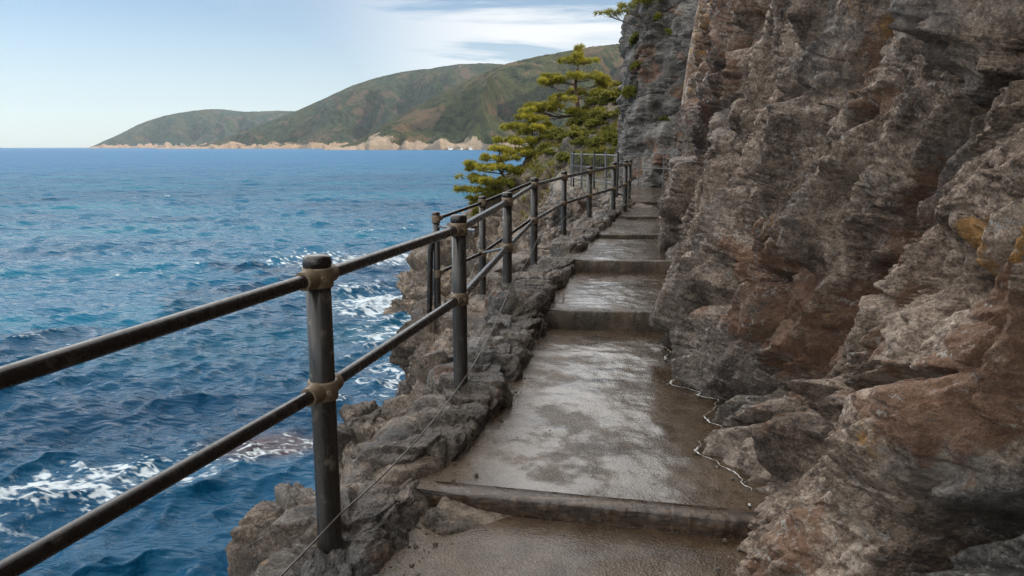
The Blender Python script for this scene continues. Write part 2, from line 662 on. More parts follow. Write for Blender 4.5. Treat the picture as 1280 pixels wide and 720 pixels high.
def timber_material():
    t = NT('wet_edging')
    t.co = t.pos()
    g = t.noise(6, 6, 0.65, vec=t.mapping(scale=(0.6, 6, 6), rot=(0, 0, R(13))))
    f = t.noise(40, 5, 0.7)
    col = t.cramp(g, [(0.3, (0.014, 0.009, 0.006)), (0.5, (0.035, 0.022, 0.014)), (0.7, (0.085, 0.052, 0.030))])
    col = t.mix(t.ramp(f, 0.5, 0.7, 0, 0.6), col, (0.15, 0.105, 0.07))
    t.set(Base_Color=col, Roughness=t.ramp(t.noise(9, 4), 0.4, 0.6, 0.12, 0.42), Normal=t.bump(t.math('ADD', g, f), 0.006, 0.7))
    return t.m


M['timber'] = timber_material()


def riser_material():
    t = NT('damp_riser_concrete')
    t.co = t.pos()
    g = t.noise(4, 6, 0.65)
    f = t.noise(55, 5, 0.7)
    z = t.noise(7, 4, 0.6, vec=t.mapping(scale=(1, 1, 0.25)))
    col = t.cramp(g, [(0.32, (0.022, 0.015, 0.009)), (0.5, (0.058, 0.040, 0.024)), (0.7, (0.12, 0.088, 0.056))])
    col = t.mix(t.ramp(z, 0.48, 0.66, 0, 0.7), col, (0.032, 0.026, 0.018))
    t.set(Base_Color=col, Roughness=t.ramp(g, 0.4, 0.6, 0.22, 0.5), Normal=t.bump(t.math('ADD', g, f), 0.012, 0.8))
    return t.m


M['riser'] = riser_material()


def paint_material(name, c0, c1, rough0, rough1, wear=0.4, wearcol=(0.16, 0.135, 0.105)):
    t = NT(name)
    t.co = t.pos()
    streak = t.noise(11, 5, 0.6, vec=t.mapping(scale=(3, 3, 0.35)))
    f = t.noise(70, 5, 0.7)
    col = t.mix(streak, c0, c1)
    col = t.mix(t.math('MULTIPLY', t.ramp(t.noise(13, 6, 0.7, loc=(3, 3, 3)), 0.55, 0.68), wear), col, wearcol)
    col = t.mix(t.math('MULTIPLY', t.ramp(f, 0.60, 0.70), wear * 0.8), col, (0.10, 0.045, 0.02))
    t.set(Base_Color=col, Roughness=t.ramp(streak, 0.35, 0.65, rough0, rough1), Normal=t.bump(t.math('ADD', streak, t.math('MULTIPLY', f, 0.5)), 0.0015, 0.5))
    t.b.inputs['Metallic'].default_value = 0.15
    return t.m


M['post'] = paint_material('weathered_post_paint', (0.010, 0.0095, 0.009), (0.042, 0.038, 0.034), 0.18, 0.46, 0.65)
M['rail'] = paint_material('dark_rail_paint', (0.007, 0.006, 0.006), (0.017, 0.013, 0.012), 0.16, 0.34, 0.22)
M['clamp'] = paint_material('rusty_clamp', (0.11, 0.078, 0.048), (0.20, 0.155, 0.10), 0.40, 0.70, 0.5, (0.06, 0.035, 0.02))
M['cable'] = paint_material('steel_cable', (0.05, 0.045, 0.04), (0.13, 0.12, 0.11), 0.35, 0.6, 0.4)
M['steel'] = paint_material('galvanised_fence', (0.06, 0.062, 0.066), (0.17, 0.175, 0.18), 0.30, 0.55, 0.3)

# ------------------------------------------------------------------ sea
def build_sea():
    rng = np.random.default_rng(3)
    r = np.exp(np.arange(math.log(4.5), math.log(420), 0.0042))
    r2 = np.exp(np.arange(math.log(420) + 0.01, math.log(11500), 0.03))
    r = np.concatenate([r, r2])
    a = np.linspace(R(-80), R(62), 620)
    rr, aa = np.meshgrid(r, a, indexing='ij')
    X, Y = rr * np.sin(aa), rr * np.cos(aa)
    Z = np.zeros_like(X)
    DX, DY = np.zeros_like(X), np.zeros_like(X)
    main = math.atan2(-0.80, 0.60)
    J = np.zeros_like(X)
    n = 130
    lam = np.exp(rng.uniform(math.log(0.40), math.log(7.5), n))
    for k in range(n):
        L = lam[k]
        th = main + rng.normal() * (0.42 if L > 2.5 else 0.75)
        kk = 2 * math.pi / L
        amp = 0.0120 * L ** 0.72 * (1.0 if L < 3 else 0.75)
        ph = kk * (X * math.cos(th) + Y * math.sin(th)) + rng.uniform(0, 6.28)
        fade = 1 - sstep(0.22, 0.5, rr * 0.0050 / L)
        c, s = np.cos(ph), np.sin(ph)
        grp = 0.65 + 0.35 * np.sin(ph * 0.13 + k)
        Z += amp * c * fade * grp
        DX -= 0.9 * amp * s * math.cos(th) * fade * grp
        DY -= 0.9 * amp * s * math.sin(th) * fade * grp
        J += amp * kk * c * fade * grp
    swell = 0.5 + 0.5 * perlin(np.stack([X * 0.03, Y * 0.05, X * 0 + 2], -1))
    k = (0.75 + 0.6 * swell) * np.where(rr > 420, 0, 1)
    Z *= k
    P = np.stack([X + DX * k, Y + DY * k, SEA + Z], -1)
    # foam: along the rocks, over a shoal, and a few breaking crests
    XY = np.stack([X, Y, X * 0], -1)
    web = np.abs(fbm(XY * np.array([0.55, 0.9, 1]), 4, 0.6))
    web2 = np.abs(fbm(XY * np.array([1.5, 2.2, 1]) + 9, 3, 0.6))
    lace = sstep(0.16, 0.02, web) * 0.7 + sstep(0.20, 0.02, web2) * 0.6
    F = np.zeros_like(X)
    blobs = [(-9.8, 16.2, 4.2, 1.5, 0.55, 1.05), (-6.4, 18.2, 2.4, 1.2, 0.5, 0.9), (-11.5, 14.0, 2.8, 1.0, 0.55, 0.7), (-3.4, 12.2, 1.2, 2.2, 0.2, 0.75),
             (-6.5, 37.0, 3.2, 3.6, 0.0, 1.25), (-8.6, 40.5, 3.5, 3.0, 0.3, 0.8), (-9.5, 52.0, 8.0, 3.2, 0.1, 1.15), (-4.6, 31.0, 2.6, 3.5, 0.2, 1.0),
             (-3.6, 25.0, 2.0, 3.5, 0.0, 0.85), (-2.6, 16.5, 1.5, 3.5, 0.0, 0.7), (-14, 55.0, 7.0, 2.0, 0.0, 0.6)]
    for bx, by, sx, sy, rot, w in blobs:
        dx, dy = X - bx, Y - by
        u, v = dx * math.cos(rot) + dy * math.sin(rot), -dx * math.sin(rot) + dy * math.cos(rot)
        F = np.maximum(F, w * np.exp(-(u / sx) ** 2 - (v / sy) ** 2))
    foam = np.clip(F * (0.10 + lace) * 1.30 + sstep(0.75, 1.2, F) * 0.45, 0, 1)
    caps = sstep(0.36, 0.55, J * k) * sstep(0.1, 0.5, perlin(XY * 0.12 + 4)) * 0.8
    foam = np.maximum(foam, caps * sstep(0.5, 0.1, web2))
    shoal = np.exp(-((X + 6.2) / 2.0) ** 2 - ((Y - 18.6) / 1.3) ** 2)
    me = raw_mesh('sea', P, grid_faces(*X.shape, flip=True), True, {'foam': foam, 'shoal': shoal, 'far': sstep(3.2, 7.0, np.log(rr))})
    t = NT('sea_water')
    t.co = t.pos()
    n1 = t.noise(0.035, 4, 0.55, vec=t.mapping(scale=(0.6, 1.6, 1)))
    n2 = t.noise(0.16, 3, 0.5, vec=t.mapping(scale=(0.6, 1.4, 1)), loc=(5, 5, 5))
    v = t.math('ADD', t.math('MULTIPLY', n1, 0.6), t.math('MULTIPLY', n2, 0.4))
    col = t.cramp(v, [(0.34, (0.002, 0.040, 0.092)), (0.50, (0.003, 0.062, 0.130)), (0.66, (0.004, 0.088, 0.148))])
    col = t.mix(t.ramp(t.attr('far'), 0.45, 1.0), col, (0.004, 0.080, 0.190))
    col = t.mix(t.ramp(t.attr('shoal'), 0.2, 0.9, 0, 0.75), col, t.mix(t.noise(1.4, 5), (0.012, 0.02, 0.022), (0.12, 0.05, 0.04)))
    fo = t.attr('foam')
    fb = t.noise(5.5, 6, 0.72)
    fm = t.ramp(t.math('ADD', fo, t.math('MULTIPLY', t.math('SUBTRACT', fb, 0.5), 1.3)), 0.30, 0.95)
    col = t.mix(t.math('MULTIPLY', fm, 0.80), col, (0.66, 0.72, 0.74))
    far = t.noise(0.9, 6, 0.62, vec=t.mapping(scale=(0.45, 1.1, 1)), loc=(1, 2, 3))
    vfar = t.noise(0.10, 6, 0.68, vec=t.mapping(scale=(0.45, 1.3, 1)), loc=(7, 2, 3))
    nb = t.bump(vfar, 2.2, 0.8)
    nb = t.bump(far, 0.30, 0.8, nb)
    nb = t.bump(t.noise(5.5, 4, 0.6, vec=t.mapping(scale=(0.7, 1.2, 1))), 0.035, 0.6, nb)
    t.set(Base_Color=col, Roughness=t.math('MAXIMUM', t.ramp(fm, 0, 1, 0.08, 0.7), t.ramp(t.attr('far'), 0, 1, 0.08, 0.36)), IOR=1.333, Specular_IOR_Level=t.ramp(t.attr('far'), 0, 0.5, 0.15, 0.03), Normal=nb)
    o = link('sea', me, t.m)
    tag(o, kind='structure')


build_sea()

# ------------------------------------------------------------------ far hills
def hill_material(name, g0, g1, soil, cliff):
    t = NT(name)
    t.co = t.pos()
    big = t.noise(0.0045, 5, 0.6)
    crown = t.noise(0.030, 6, 0.78, loc=(3, 9, 0))
    patch = t.noise(0.007, 6, 0.68, loc=(11, 4, 2), dist=0.5)
    col = t.mix(t.ramp(crown, 0.36, 0.62), g0, g1)
    col = t.mix(t.ramp(big, 0.45, 0.62, 0, 0.35), col, (0.085, 0.075, 0.022))
    col = t.mix(t.math('MULTIPLY', t.ramp(patch, 0.53, 0.59), t.ramp(crown, 0.25, 0.6, 0.4, 0.8)), col, soil)
    z = t.math('ADD', t.attr('shore'), t.math('MULTIPLY', t.math('SUBTRACT', t.noise(0.009, 6, 0.75, loc=(2, 5, 8)), 0.5), 2.8))
    cm = t.mix(t.noise(0.05, 6, 0.7, vec=t.mapping(scale=(1, 1, 0.35))), tuple(c * 0.55 for c in cliff), tuple(min(c * 1.4, 0.8) for c in cliff))
    col = t.mix(t.ramp(z, 0.42, 0.56), col, cm)
    nb = t.bump(t.noise(0.035, 6, 0.8), 45.0, 1.0)
    t.set(Base_Color=col, Roughness=0.9, Normal=nb)
    t.b.inputs['Specular IOR Level'].default_value = 0.1
    return t.m


def build_hill(name, sil, Yc, depth, mat, seed, res=(560, 190), shore_h=15, spur=0.42, spurlen=260.0):
    """sil: crest line as (x per unit distance, height per unit distance)"""
    sil = np.array(sil, float)
    X = sil[:, 0] * Yc
    H = sil[:, 1] * Yc
    c = interp_curve(np.stack([X, H], -1))
    x = np.linspace(X[0], X[-1], res[0])
    h = np.interp(x, c[:, 0], c[:, 1])
    t = np.concatenate([np.linspace(0, 1, res[1]), 1 + np.linspace(0.02, 1.0, 50)])
    xx, tt = np.meshgrid(x, t, indexing='xy')
    hh = np.broadcast_to(h, xx.shape)
    sx = xx + 120 * perlin(np.stack([xx / 500, tt * 1.2, xx * 0 + seed], -1))
    rid = 1 - np.abs(perlin(np.stack([sx / spurlen, tt * 0.9, xx * 0 + seed * 3.1], -1))) * 2.0
    rid2 = 1 - np.abs(perlin(np.stack([sx / (spurlen * 0.36), tt * 2.2, xx * 0 + seed * 5.7], -1))) * 2.0
    te = np.clip(tt, 0, 1)
    mid = np.sin(np.pi * np.clip(te, 0, 1)) ** 1.1 * (1 - te ** 3) ** 0.8
    prof = te ** 0.92
    z = hh * (prof + mid * (spur * (rid - 0.62) + 0.20 * (rid2 - 0.6)))
    back = np.clip(tt - 1, 0, 1)
    z = np.where(tt > 1, hh * (1 - back * back), z)
    z += (fbm(np.stack([xx / 90, tt * depth / 90, xx * 0 + seed], -1), 4) * 2.0 + np.abs(perlin(np.stack([xx / 14, tt * depth / 14, xx * 0], -1))) * 4) * np.clip(hh / 80, 0.1, 1)
    cl = shore_h * (0.35 + 1.7 * np.abs(fbm(np.stack([xx / 130, xx * 0, xx * 0 + seed], -1), 3))) * np.clip(hh / 60, 0.25, 1)
    z = np.maximum(z, 0) + cl * sstep(0.0, 0.022, tt) * (1 - 0.9 * sstep(0.04, 0.4, tt))
    z = np.where(tt <= 0.0, -8, z)
    xpos = xx * (Yc - depth * (1 - tt)) / Yc
    yy = Yc - depth * (1 - tt) + 55 * fbm(np.stack([xx / 210, xx * 0 + seed, tt * 0], -1), 4) * (1 - np.clip(te, 0, 1)) - hh * 0.25 * (rid - 0.6) * (1 - te)
    shore = np.clip(1.25 - z / (cl * 1.5 + 10), 0, 1)
    P = np.stack([xpos, yy, SEA + z], -1)
    me = raw_mesh(name, P, grid_faces(*xx.shape), True, {'shore': shore})
    return tag(link(name, me, mat), kind='structure')


def px(u, v):
    return ((u - 640) / 966.0, (184 - v) / 966.0)


hm_far = hill_material('far_hill_forest', (0.006, 0.020, 0.018), (0.046, 0.074, 0.046), (0.12, 0.085, 0.06), (0.46, 0.33, 0.25))
hm_mid = hill_material('mid_hill_forest', (0.004, 0.014, 0.009), (0.052, 0.074, 0.038), (0.13, 0.085, 0.058), (0.46, 0.34, 0.25))
hm_near = hill_material('near_hill_forest', (0.004, 0.012, 0.005), (0.075, 0.092, 0.036), (0.17, 0.11, 0.070), (0.46, 0.37, 0.29))
build_hill('hills', [px(*p) for p in [(108, 184), (118, 181), (135, 174), (150, 168), (180, 154), (210, 145), (245, 139), (275, 137), (310, 140), (350, 139), (380, 141), (430, 150), (470, 165)]], 7600, 900, hm_far, 2.3, (460, 150), 20)
build_hill('hills.001', [px(*p) for p in [(195, 184), (230, 182), (262, 178), (310, 162), (372, 139), (410, 123), (450, 106), (500, 93), (540, 88), (575, 83), (610, 82), (650, 84), (700, 80), (760, 70), (830, 66)]], 4900, 950, hm_mid, 5.1, (640, 190), 18, 0.70, 360.0)
build_hill('hills.002', [px(*p) for p in [(405, 184), (440, 176), (470, 162), (520, 133), (560, 113), (600, 95), (640, 80), (700, 68), (750, 60), (800, 56), (860, 54), (960, 50)]], 2800, 640, hm_near, 8.4, (640, 200), 16, 0.72, 300.0)

# ------------------------------------------------------------------ rock relief (shared)
DIP = R(57)
ND = np.array([-0.28, math.sin(DIP), math.cos(DIP)]); ND /= np.linalg.norm(ND)      # normal of the tilted strata
DD = np.array([0.0, -math.cos(DIP), math.sin(DIP)])                                # direction of the dip
HD = np.cross(ND, DD); HD /= np.linalg.norm(HD)


def strata_coord(P):
    return P @ ND


def rock_relief(P, scale=1.0, strata=1.0, blocks=1.0, fine=1.0, seed=0.0, crack_q=None):
    """height of the rock surface over its base surface, in metres"""
    S = P / scale
    wq = fbm(S * 0.55 + seed, 3) * 0.27 + fbm(S * 2.1 + seed, 2) * 0.06
    q = strata_coord(S) + wq
    # thick beds, each with its own set-back, the upper edge overhanging
    d = 0
    for th, amp, ck, sd in ((0.62, 0.32, 0.18, 1.3),):
        c = q / th + sd
        i = np.floor(c)
        f = c - i
        rnd = _rv[(i.astype(int) * 37 + int(sd * 10)) % 256]
        rnx = _rv[((i.astype(int) + 1) * 37 + int(sd * 10)) % 256]
        h0, h1 = rnd[..., 0] - 0.5, rnx[..., 0] - 0.5
        h = h0 + (h1 - h0) * sstep(0.86, 1.0, f)
        d = d + amp * (h + 0.40 * (0.5 - f + sstep(0.86, 1.0, f)))
        m = sstep(-0.05, 0.45, perlin(S * np.float32(1.1 / th * 0.25) + sd)) * rnd[..., 1]
        d = d - ck * m * np.exp(-((f - 0.93) / 0.055) ** 2)
    d = d * strata
    # joint blocks
    B = np.stack([S @ HD * 0.8, S @ DD * 0.30, q], -1)
    B = B + 0.07 * np.stack([perlin(S * 2.3 + 5), perlin(S * 2.3 + 15), perlin(S * 2.3 + 25)], -1)
    def facet(rv, vx, amp, fc):
        return amp * (rv[..., 0] - 0.5) + fc * ((rv[..., 1] - 0.5) * vx[..., 0] + (rv[..., 2] - 0.5) * vx[..., 1] + (rv[..., 3] - 0.5) * vx[..., 2])
    for s, amp, ck, fc, wd in ((1.0, 0.20, 0.14, 0.50, 0.07), (2.4, 0.22, 0.22, 0.50, 0.07), (5.5, 0.050, 0.060, 0.15, 0.10), (12.0, 0.020, 0.018, 0.062, 0.14), (27.0, 0.010, 0.009, 0.034, 0.20)):
        f1, f2, ra, rb, va, vb = worley((B if s < 7 else B * np.array([1, 1.6, 1], np.float32)) * s + seed)
        g = f2 - f1
        k = 0.5 + 0.5 * sstep(0.0, wd, g)
        d = d + blocks * (facet(ra, va, amp, fc) * k + facet(rb, vb, amp, fc) * (1 - k) - ck * sstep(0.13, 0.0, g) * (0.1 + ra[..., 2] + rb[..., 2]) * 0.7)
    # rough broken skin
    A = np.stack([S @ HD, S @ DD * 0.36, q * 1.2], -1)
    d = d + fine * (0.045 * (ridged(A * 2.8 + seed, 5, 0.46) - 0.5) + 0.012 * fbm(A * 13 + seed, 4, 0.50))
    d = d + fine * (0.010 * (ridged(A * np.float32(30) + seed, 3, 0.5) - 0.5) + 0.009 * (ridged(S * 15 + seed, 4, 0.52) - 0.5))
    if crack_q is not None:
        for q0, wd, dep, step in crack_q:
            x = q - q0 / scale + 0.03 * perlin(S * 6)
            d = d - dep * np.exp(-(x / wd) ** 2) + step * (sstep(-0.02, 0.02, x) - 0.5) * np.exp(-np.abs(x) / 0.5)
    return d * scale


def spot(P, c, rx, ry, rz, edge=0.35):
    g = np.sqrt(((P - np.array(c)) ** 2 / np.array([rx, ry, rz]) ** 2).sum(-1))
    g = g + 0.55 * fbm(P * 4.0 + 3, 3)
    return sstep(1 + edge, 1 - edge, g)


# ------------------------------------------------------------------ the cliff beside the path
WALL = interp_curve([(0.60, -10.0), (0.80, -4.0), (0.84, -1.5), (0.90, 0.3), (0.90, 1.6), (0.90, 2.6), (1.00, 3.25), (1.00, 3.75), (1.03, 4.4), (1.18, 5.2), (1.46, 6.7), (1.80, 8.6), (2.25, 10.4),
                     (2.80, 12.7), (3.38, 15.2), (4.05, 17.6), (4.55, 19.2), (4.62, 20.4), (4.15, 21.3), (3.55, 21.8), (3.22, 22.6), (3.25, 24.0), (3.9, 27), (5.4, 31), (8.5, 36), (13, 40)])


WALL_PATH = WALL[:int(np.argmax(WALL[:, 1] > 20.0))]
FOOT = []
CLING = []


def build_cliff():
    L = arclen(WALL)
    yw = WALL[:, 1]
    k1 = int(np.argmax(yw > 20.55))
    s_but = L[k1]
    s0 = np.interp(-9.0, yw[:k1], L[:k1]) if yw[0] < -9 else 0.0
    # column spacing follows the distance from the path's start
    s, cur = [0.0], 0.0
    while cur < L[-1]:
        p = np.array([np.interp(cur, L, WALL[:, 0]), np.interp(cur, L, WALL[:, 1])])
        cur += (0.0036 if p[1] > 0.8 else 0.022) * max(np.hypot(*p), 1.2)
        s.append(min(cur, L[-1]))
    s = np.array(s)
    C0 = sample(WALL, s)
    fine_s = np.linspace(0, L[-1], 3000)
    Cf = sample(WALL, fine_s)
    T = np.gradient(Cf, axis=0)
    T /= np.linalg.norm(T, axis=1)[:, None]
    k = np.exp(-np.linspace(-2, 2, 61) ** 2)
    k /= k.sum()
    Nf = np.stack([-T[:, 1], T[:, 0]], -1)
    Nf = np.stack([np.convolve(np.pad(Nf[:, i], 30, 'edge'), k, 'valid') for i in (0, 1)], -1)
    Nf /= np.linalg.norm(Nf, axis=1)[:, None]
    dist = np.hypot(C0[:, 0], C0[:, 1])
    b0 = sstep(s_but - 1.6, s_but + 0.2, s)
    ztop = 2.3 + 0.30 * np.clip(dist, 0, 26)
    full = 12.0 + 1.5 * np.sin(s * 0.45) - b0 * (12.0 - 6.4)
    ztop = np.minimum(ztop, full - 0.4)
    nf, nu, topn = 820, 60, 14
    t = np.linspace(0, 1, nf)
    Z = -0.45 + t[:, None] * (ztop + 0.45)[None]
    tu = np.linspace(0, 1, nu + 1)[1:]
    Z = np.concatenate([Z, ztop[None] + tu[:, None] * (full - ztop)[None]])
    # the columns of the mesh lie along the tilted beds
    shear = (1 / math.tan(DIP)) * (1 - sstep(s_but - 18, s_but - 4, s))
    S2 = np.clip(s[None] - shear[None] * Z, 0, L[-1])
    X0 = np.interp(S2, L, WALL[:, 0])
    Y0 = np.interp(S2, L, WALL[:, 1])
    NX = np.interp(S2, fine_s, Nf[:, 0])
    NY = np.interp(S2, fine_s, Nf[:, 1])
    but = sstep(s_but - 1.6, s_but + 0.2, S2)                 # the grey buttress at the bend
    lean = 0.10 * (1 - 0.8 * but) + 0.10 * np.exp(-((Y0 - 4.8) / 1.4) ** 2)
    off = lean * np.clip(Z, -1, 2.2) + 0.10 * (1 - 0.8 * but) * np.maximum(Z - 2.2, 0)
    off = off + 0.02 * np.maximum(Z - 2, 0) ** 1.5 * (1 - but)
    off = off + but * 0.10 * np.maximum(Z - 4.0, 0) ** 2          # the buttress rounds back at its top
    hol = np.exp(-((Y0 - 3.5) / 0.40) ** 2) * np.exp(-((Z - 0.50) / 0.28) ** 2)   # a hollow at the foot
    P = np.stack([X0 - NX * off, Y0 - NY * off, Z], -1)
    caps = []
    for j in range(1, topn + 1):                                # back over the top
        dd = (j / topn) ** 1.3 * 14
        q = P[-1].copy()
        q[:, 0] -= NX[-1] * dd * (1 - but[-1] * 0.85)
        q[:, 1] -= NY[-1] * dd * (1 - but[-1] * 0.85)
        q[:, 2] += 0.25 * math.sqrt(dd) * (1 - but[-1])
        caps.append(q)
    q = caps[-1].copy()
    q[:, 2] = -6
    caps.append(q)                                              # and down behind the hill
    topn += 1
    P = np.concatenate([P, np.array(caps)])
    ex = lambda a: np.concatenate([a, np.repeat(a[-1:], topn, 0)])
    Zf, but, Yf = ex(Z), ex(but), ex(Y0)
    hol = np.concatenate([hol, np.zeros((topn, hol.shape[1]))])
    N3 = grid_normals(P)
    N3 *= np.sign((N3[100, :, 0] * NX[100] + N3[100, :, 1] * NY[100]).mean())
    d = rock_relief(P.astype(np.float32), 1.0, 1.0, 1.0, 1.0, 0.0)
    # long straight ribs that run up the dip
    wr = fbm(P * 0.5 + 60, 2) * 0.25
    q = P @ ND + wr
    G = np.stack([P @ HD * 0.8, P @ DD * 0.22, q * 1.7], -1)
    d += 0.16 * (ridged(G + 3, 2, 0.4) - 0.5)
    # the grey buttress is split by steep ribs instead
    Pb = P * np.array([1.3, 1.3, 0.34])
    rib = 0.42 * (ridged(Pb + 5, 4, 0.55) - 0.5) + 0.20 * fbm(Pb * 2.2, 4)
    d = d * (1 - but) + (rib + 0.55 * d) * but
    d += 0.10 * perlin(P * 0.45 + 31)
    d -= 0.16 * hol
    # long open crack with an overhanging upper bed
    x = P @ ND - float(np.array([1.22, 2.55, 1.79]) @ ND) + fbm(P * 0.5, 2) * 0.05 + 0.015 * perlin(P * 6)
    along = sstep(1.2, 1.7, P[..., 1]) * sstep(3.6, 3.1, P[..., 1]) * sstep(1.15, 1.45, P[..., 2])
    up = sstep(-0.012, 0.012, x)
    d += along * (-0.07 * (1 - up) * np.exp(np.minimum(x, 0) / 0.05) + 0.035 * up * np.exp(-np.maximum(x, 0) / 0.4))
    # keep the walking side clear
    d = d - 0.10
    d = np.where(d > 0.02, 0.02 + 0.26 * np.tanh((d - 0.02) / 0.26), d)
    P = P + N3 * d[..., None]
    rust = np.maximum(spot(P, (1.08, 1.75, 1.12), 0.6, 0.34, 0.26), 0.7 * spot(P, (1.1, 2.2, 0.85), 0.6, 0.20, 0.18))
    rust = np.maximum(rust, sstep(0.20, 0.5, fbm(P * 0.8 + 40, 3)) * 0.8)
    rust = np.maximum(rust, spot(P, (2.2, 8.5, 3.5), 1.2, 3.6, 1.8) * 0.75)
    och = np.maximum(spot(P, (1.12, 1.78, 1.56), 0.5, 0.08, 0.26), 0.85 * spot(P, (1.1, 2.15, 1.30), 0.5, 0.13, 0.11))
    och = np.maximum(och, 0.5 * spot(P, (1.1, 3.55, 0.80), 0.6, 0.32, 0.22))
    och = np.maximum(och, 0.5 * sstep(0.32, 0.6, fbm(P * 1.5 + 80, 3)))
    och = np.maximum(och, 0.55 * spot(P, (2.6, 11.5, 4.2), 1.2, 4.5, 2.2))
    low = sstep(1.0, 0.1, Zf) * 0.45
    grey = np.maximum(but * 0.85, low * sstep(2.6, 4.0, P[..., 1]))
    grey = np.maximum(grey, 0.8 * spot(P, (1.05, 1.55, 0.62), 0.6, 0.30, 0.30))
    m = (P[:, :, 1] > 2.2) & (P[:, :, 1] < 9) & (P[:, :, 2] > -0.2) & (P[:, :, 2] < 0.6)
    q = P[m]
    q = q[np.abs(q[:, 2] - np.where(q[:, 1] < 6.25, 0.085, 0.245)) < 0.02]
    yb = np.arange(2.4, 8.5, 0.025)
    xb = np.array([q[np.abs(q[:, 1] - v) < 0.03][:, 0].min() if (np.abs(q[:, 1] - v) < 0.03).any() else np.nan for v in yb])
    ok = ~np.isnan(xb)
    FOOT.append((yb[ok], xb[ok]))
    for yy, zz in ((21.9, 3.9), (22.2, 3.1), (21.5, 4.6), (21.4, 2.4), (22.4, 4.7), (20.9, 3.3)):
        g = (np.abs(P[:, :, 1] - yy) < 0.12) & (np.abs(P[:, :, 2] - zz) < 0.06) & (P[:, :, 0] < 5.2)
        if g.any():
            CLING.append(P[g][P[g][:, 0].argmin()])
    me = raw_mesh('cliff', P, grid_faces(*P.shape[:2]), True, {'rust': rust, 'ochre': och * (1 - grey), 'grey': grey})
    return tag(link('cliff', me, M['cliff']), kind='structure')


build_cliff()

# ------------------------------------------------------------------ path
LEFT = interp_curve([(-0.62, -3.0), (-0.60, 0.5), (-0.52, 2.2), (-0.40, 3.2), (-0.10, 4.3), (0.14, 5.7), (0.27, 6.4), (0.62, 8.2), (1.12, 10.3), (1.72, 12.7), (2.36, 15.2), (2.60, 17.0), (2.55, 18.8)])
RIGHT = interp_curve([(1.3, -3.0), (1.35, 0.5), (1.42, 2.6), (1.5, 3.3), (1.45, 4.4), (1.6, 5.4), (1.95, 6.7), (2.3, 8.6), (2.7, 10.4), (3.3, 12.7), (3.9, 15.2), (4.6, 17.4), (5.0, 20.6)])
# step lines: (y at the left edge, y at the right edge, height of the tread beyond)
STEPS = [(-3.0, -3.0, 0.0), (3.21, 2.82, 0.075), (6.29, 6.20, 0.238), (8.30, 8.25, 0.366), (10.4, 10.4, 0.420), (12.7, 12.75, 0.462), (15.2, 15.3, 0.530), (18.6, 20.4, 0.530)]


def edge_at(curve, y):
    i = np.argsort(curve[:, 1])
    return np.stack([np.interp(y, curve[i, 1], curve[i, 0]), y], -1)


def path_z(x, y):
    z = 0.0
    for a, b, h in STEPS[1:-1]:
        if y > a:
            z = h
    return z


def build_path():
    Vs, Fs, At, Fl, n = [], [], [], [], 0
    for k in range(len(STEPS) - 1):
        (a0, b0, h), (a1, b1, _) = STEPS[k], STEPS[k + 1]
        nt = 150 if 0 < k < 3 else 90
        nsr = 120
        t = np.linspace(0, 1, nt)
        Lp, Rp = edge_at(LEFT, a0 + (a1 - a0) * t), edge_at(RIGHT, b0 + (b1 - b0) * t)
        Lp[:, 0] -= 0.10
        w = np.linspace(0, 1, nsr)
        P2 = Lp[:, None] * (1 - w)[None, :, None] + Rp[:, None] * w[None, :, None]
        P = np.concatenate([P2, np.full(P2.shape[:2] + (1,), h)], -1)
        und = 0.012 * fbm(P * 1.3, 3) + 0.004 * fbm(P * 7, 3)
        edge = np.minimum(t, 1 - t)
        P[..., 2] += und * np.minimum(1, edge * 12)[:, None] + 0.030 * sstep(0.25, 0.0, w)[None] * (0.5 + 0.5 * perlin(P * 2))
        wx = (edge_at(WALL_PATH, P2[..., 1].ravel())[:, 0]).reshape(P2.shape[:2])
        dam = sstep(0.62, 0.2, wx - P2[..., 0] + 0.15 * perlin(P * 2.5)) * 0.95
        fl = sstep(0.04, 0.30, w)[None] * np.ones((nt, 1)) * (0.30 if k == 0 else 1.0)
        Fl.append(fl.ravel())
        Vs.append(P.reshape(-1, 3))
        Fs.append(grid_faces(nt, nsr, flip=True) + n)
        At.append(dam.ravel())
        n += nt * nsr
    # the bend behind the corner
    oc = interp_curve([(2.35, 18.2), (2.0, 19.2), (1.85, 20.6), (1.8, 22.5), (2.0, 25), (2.6, 28)])
    ic = interp_curve([(4.4, 18.6), (4.1, 20.4), (3.6, 21.8), (3.5, 23.2), (3.7, 25), (4.4, 28)])
    w = np.linspace(0, 1, 24)
    q = np.linspace(0, 1, 80)
    O, I = sample(oc, q * arclen(oc)[-1]), sample(ic, q * arclen(ic)[-1])
    P2 = O[:, None] * (1 - w)[None, :, None] + I[:, None] * w[None, :, None]
    P = np.concatenate([P2, np.full(P2.shape[:2] + (1,), 0.524)], -1)
    P[..., 2] += 0.015 * fbm(P * 1.3, 3) - 0.01
    Vs.append(P.reshape(-1, 3)); Fs.append(grid_faces(80, 24, flip=True) + n); At.append(np.zeros(80 * 24)); Fl.append(np.ones(80 * 24))
    me = raw_mesh('path', np.concatenate(Vs), np.concatenate(Fs), True, {'damp': np.concatenate(At), 'film': np.concatenate(Fl)})
    tag(link('path', me, M['concrete']), kind='structure')


build_path()

STEP_LABEL = {1: 'low step with a dark wet edging board right across the path beside the first post',
              2: 'tall brown damp concrete step, second one up the path',
              3: 'brown concrete step crossing the path between fourth railing post and cliff',
              4: 'very low worn wet step half way up the path',
              5: 'thin low step on the shiny upper stretch of path',
              6: 'topmost step with ochre riser just before the bend in the path'}


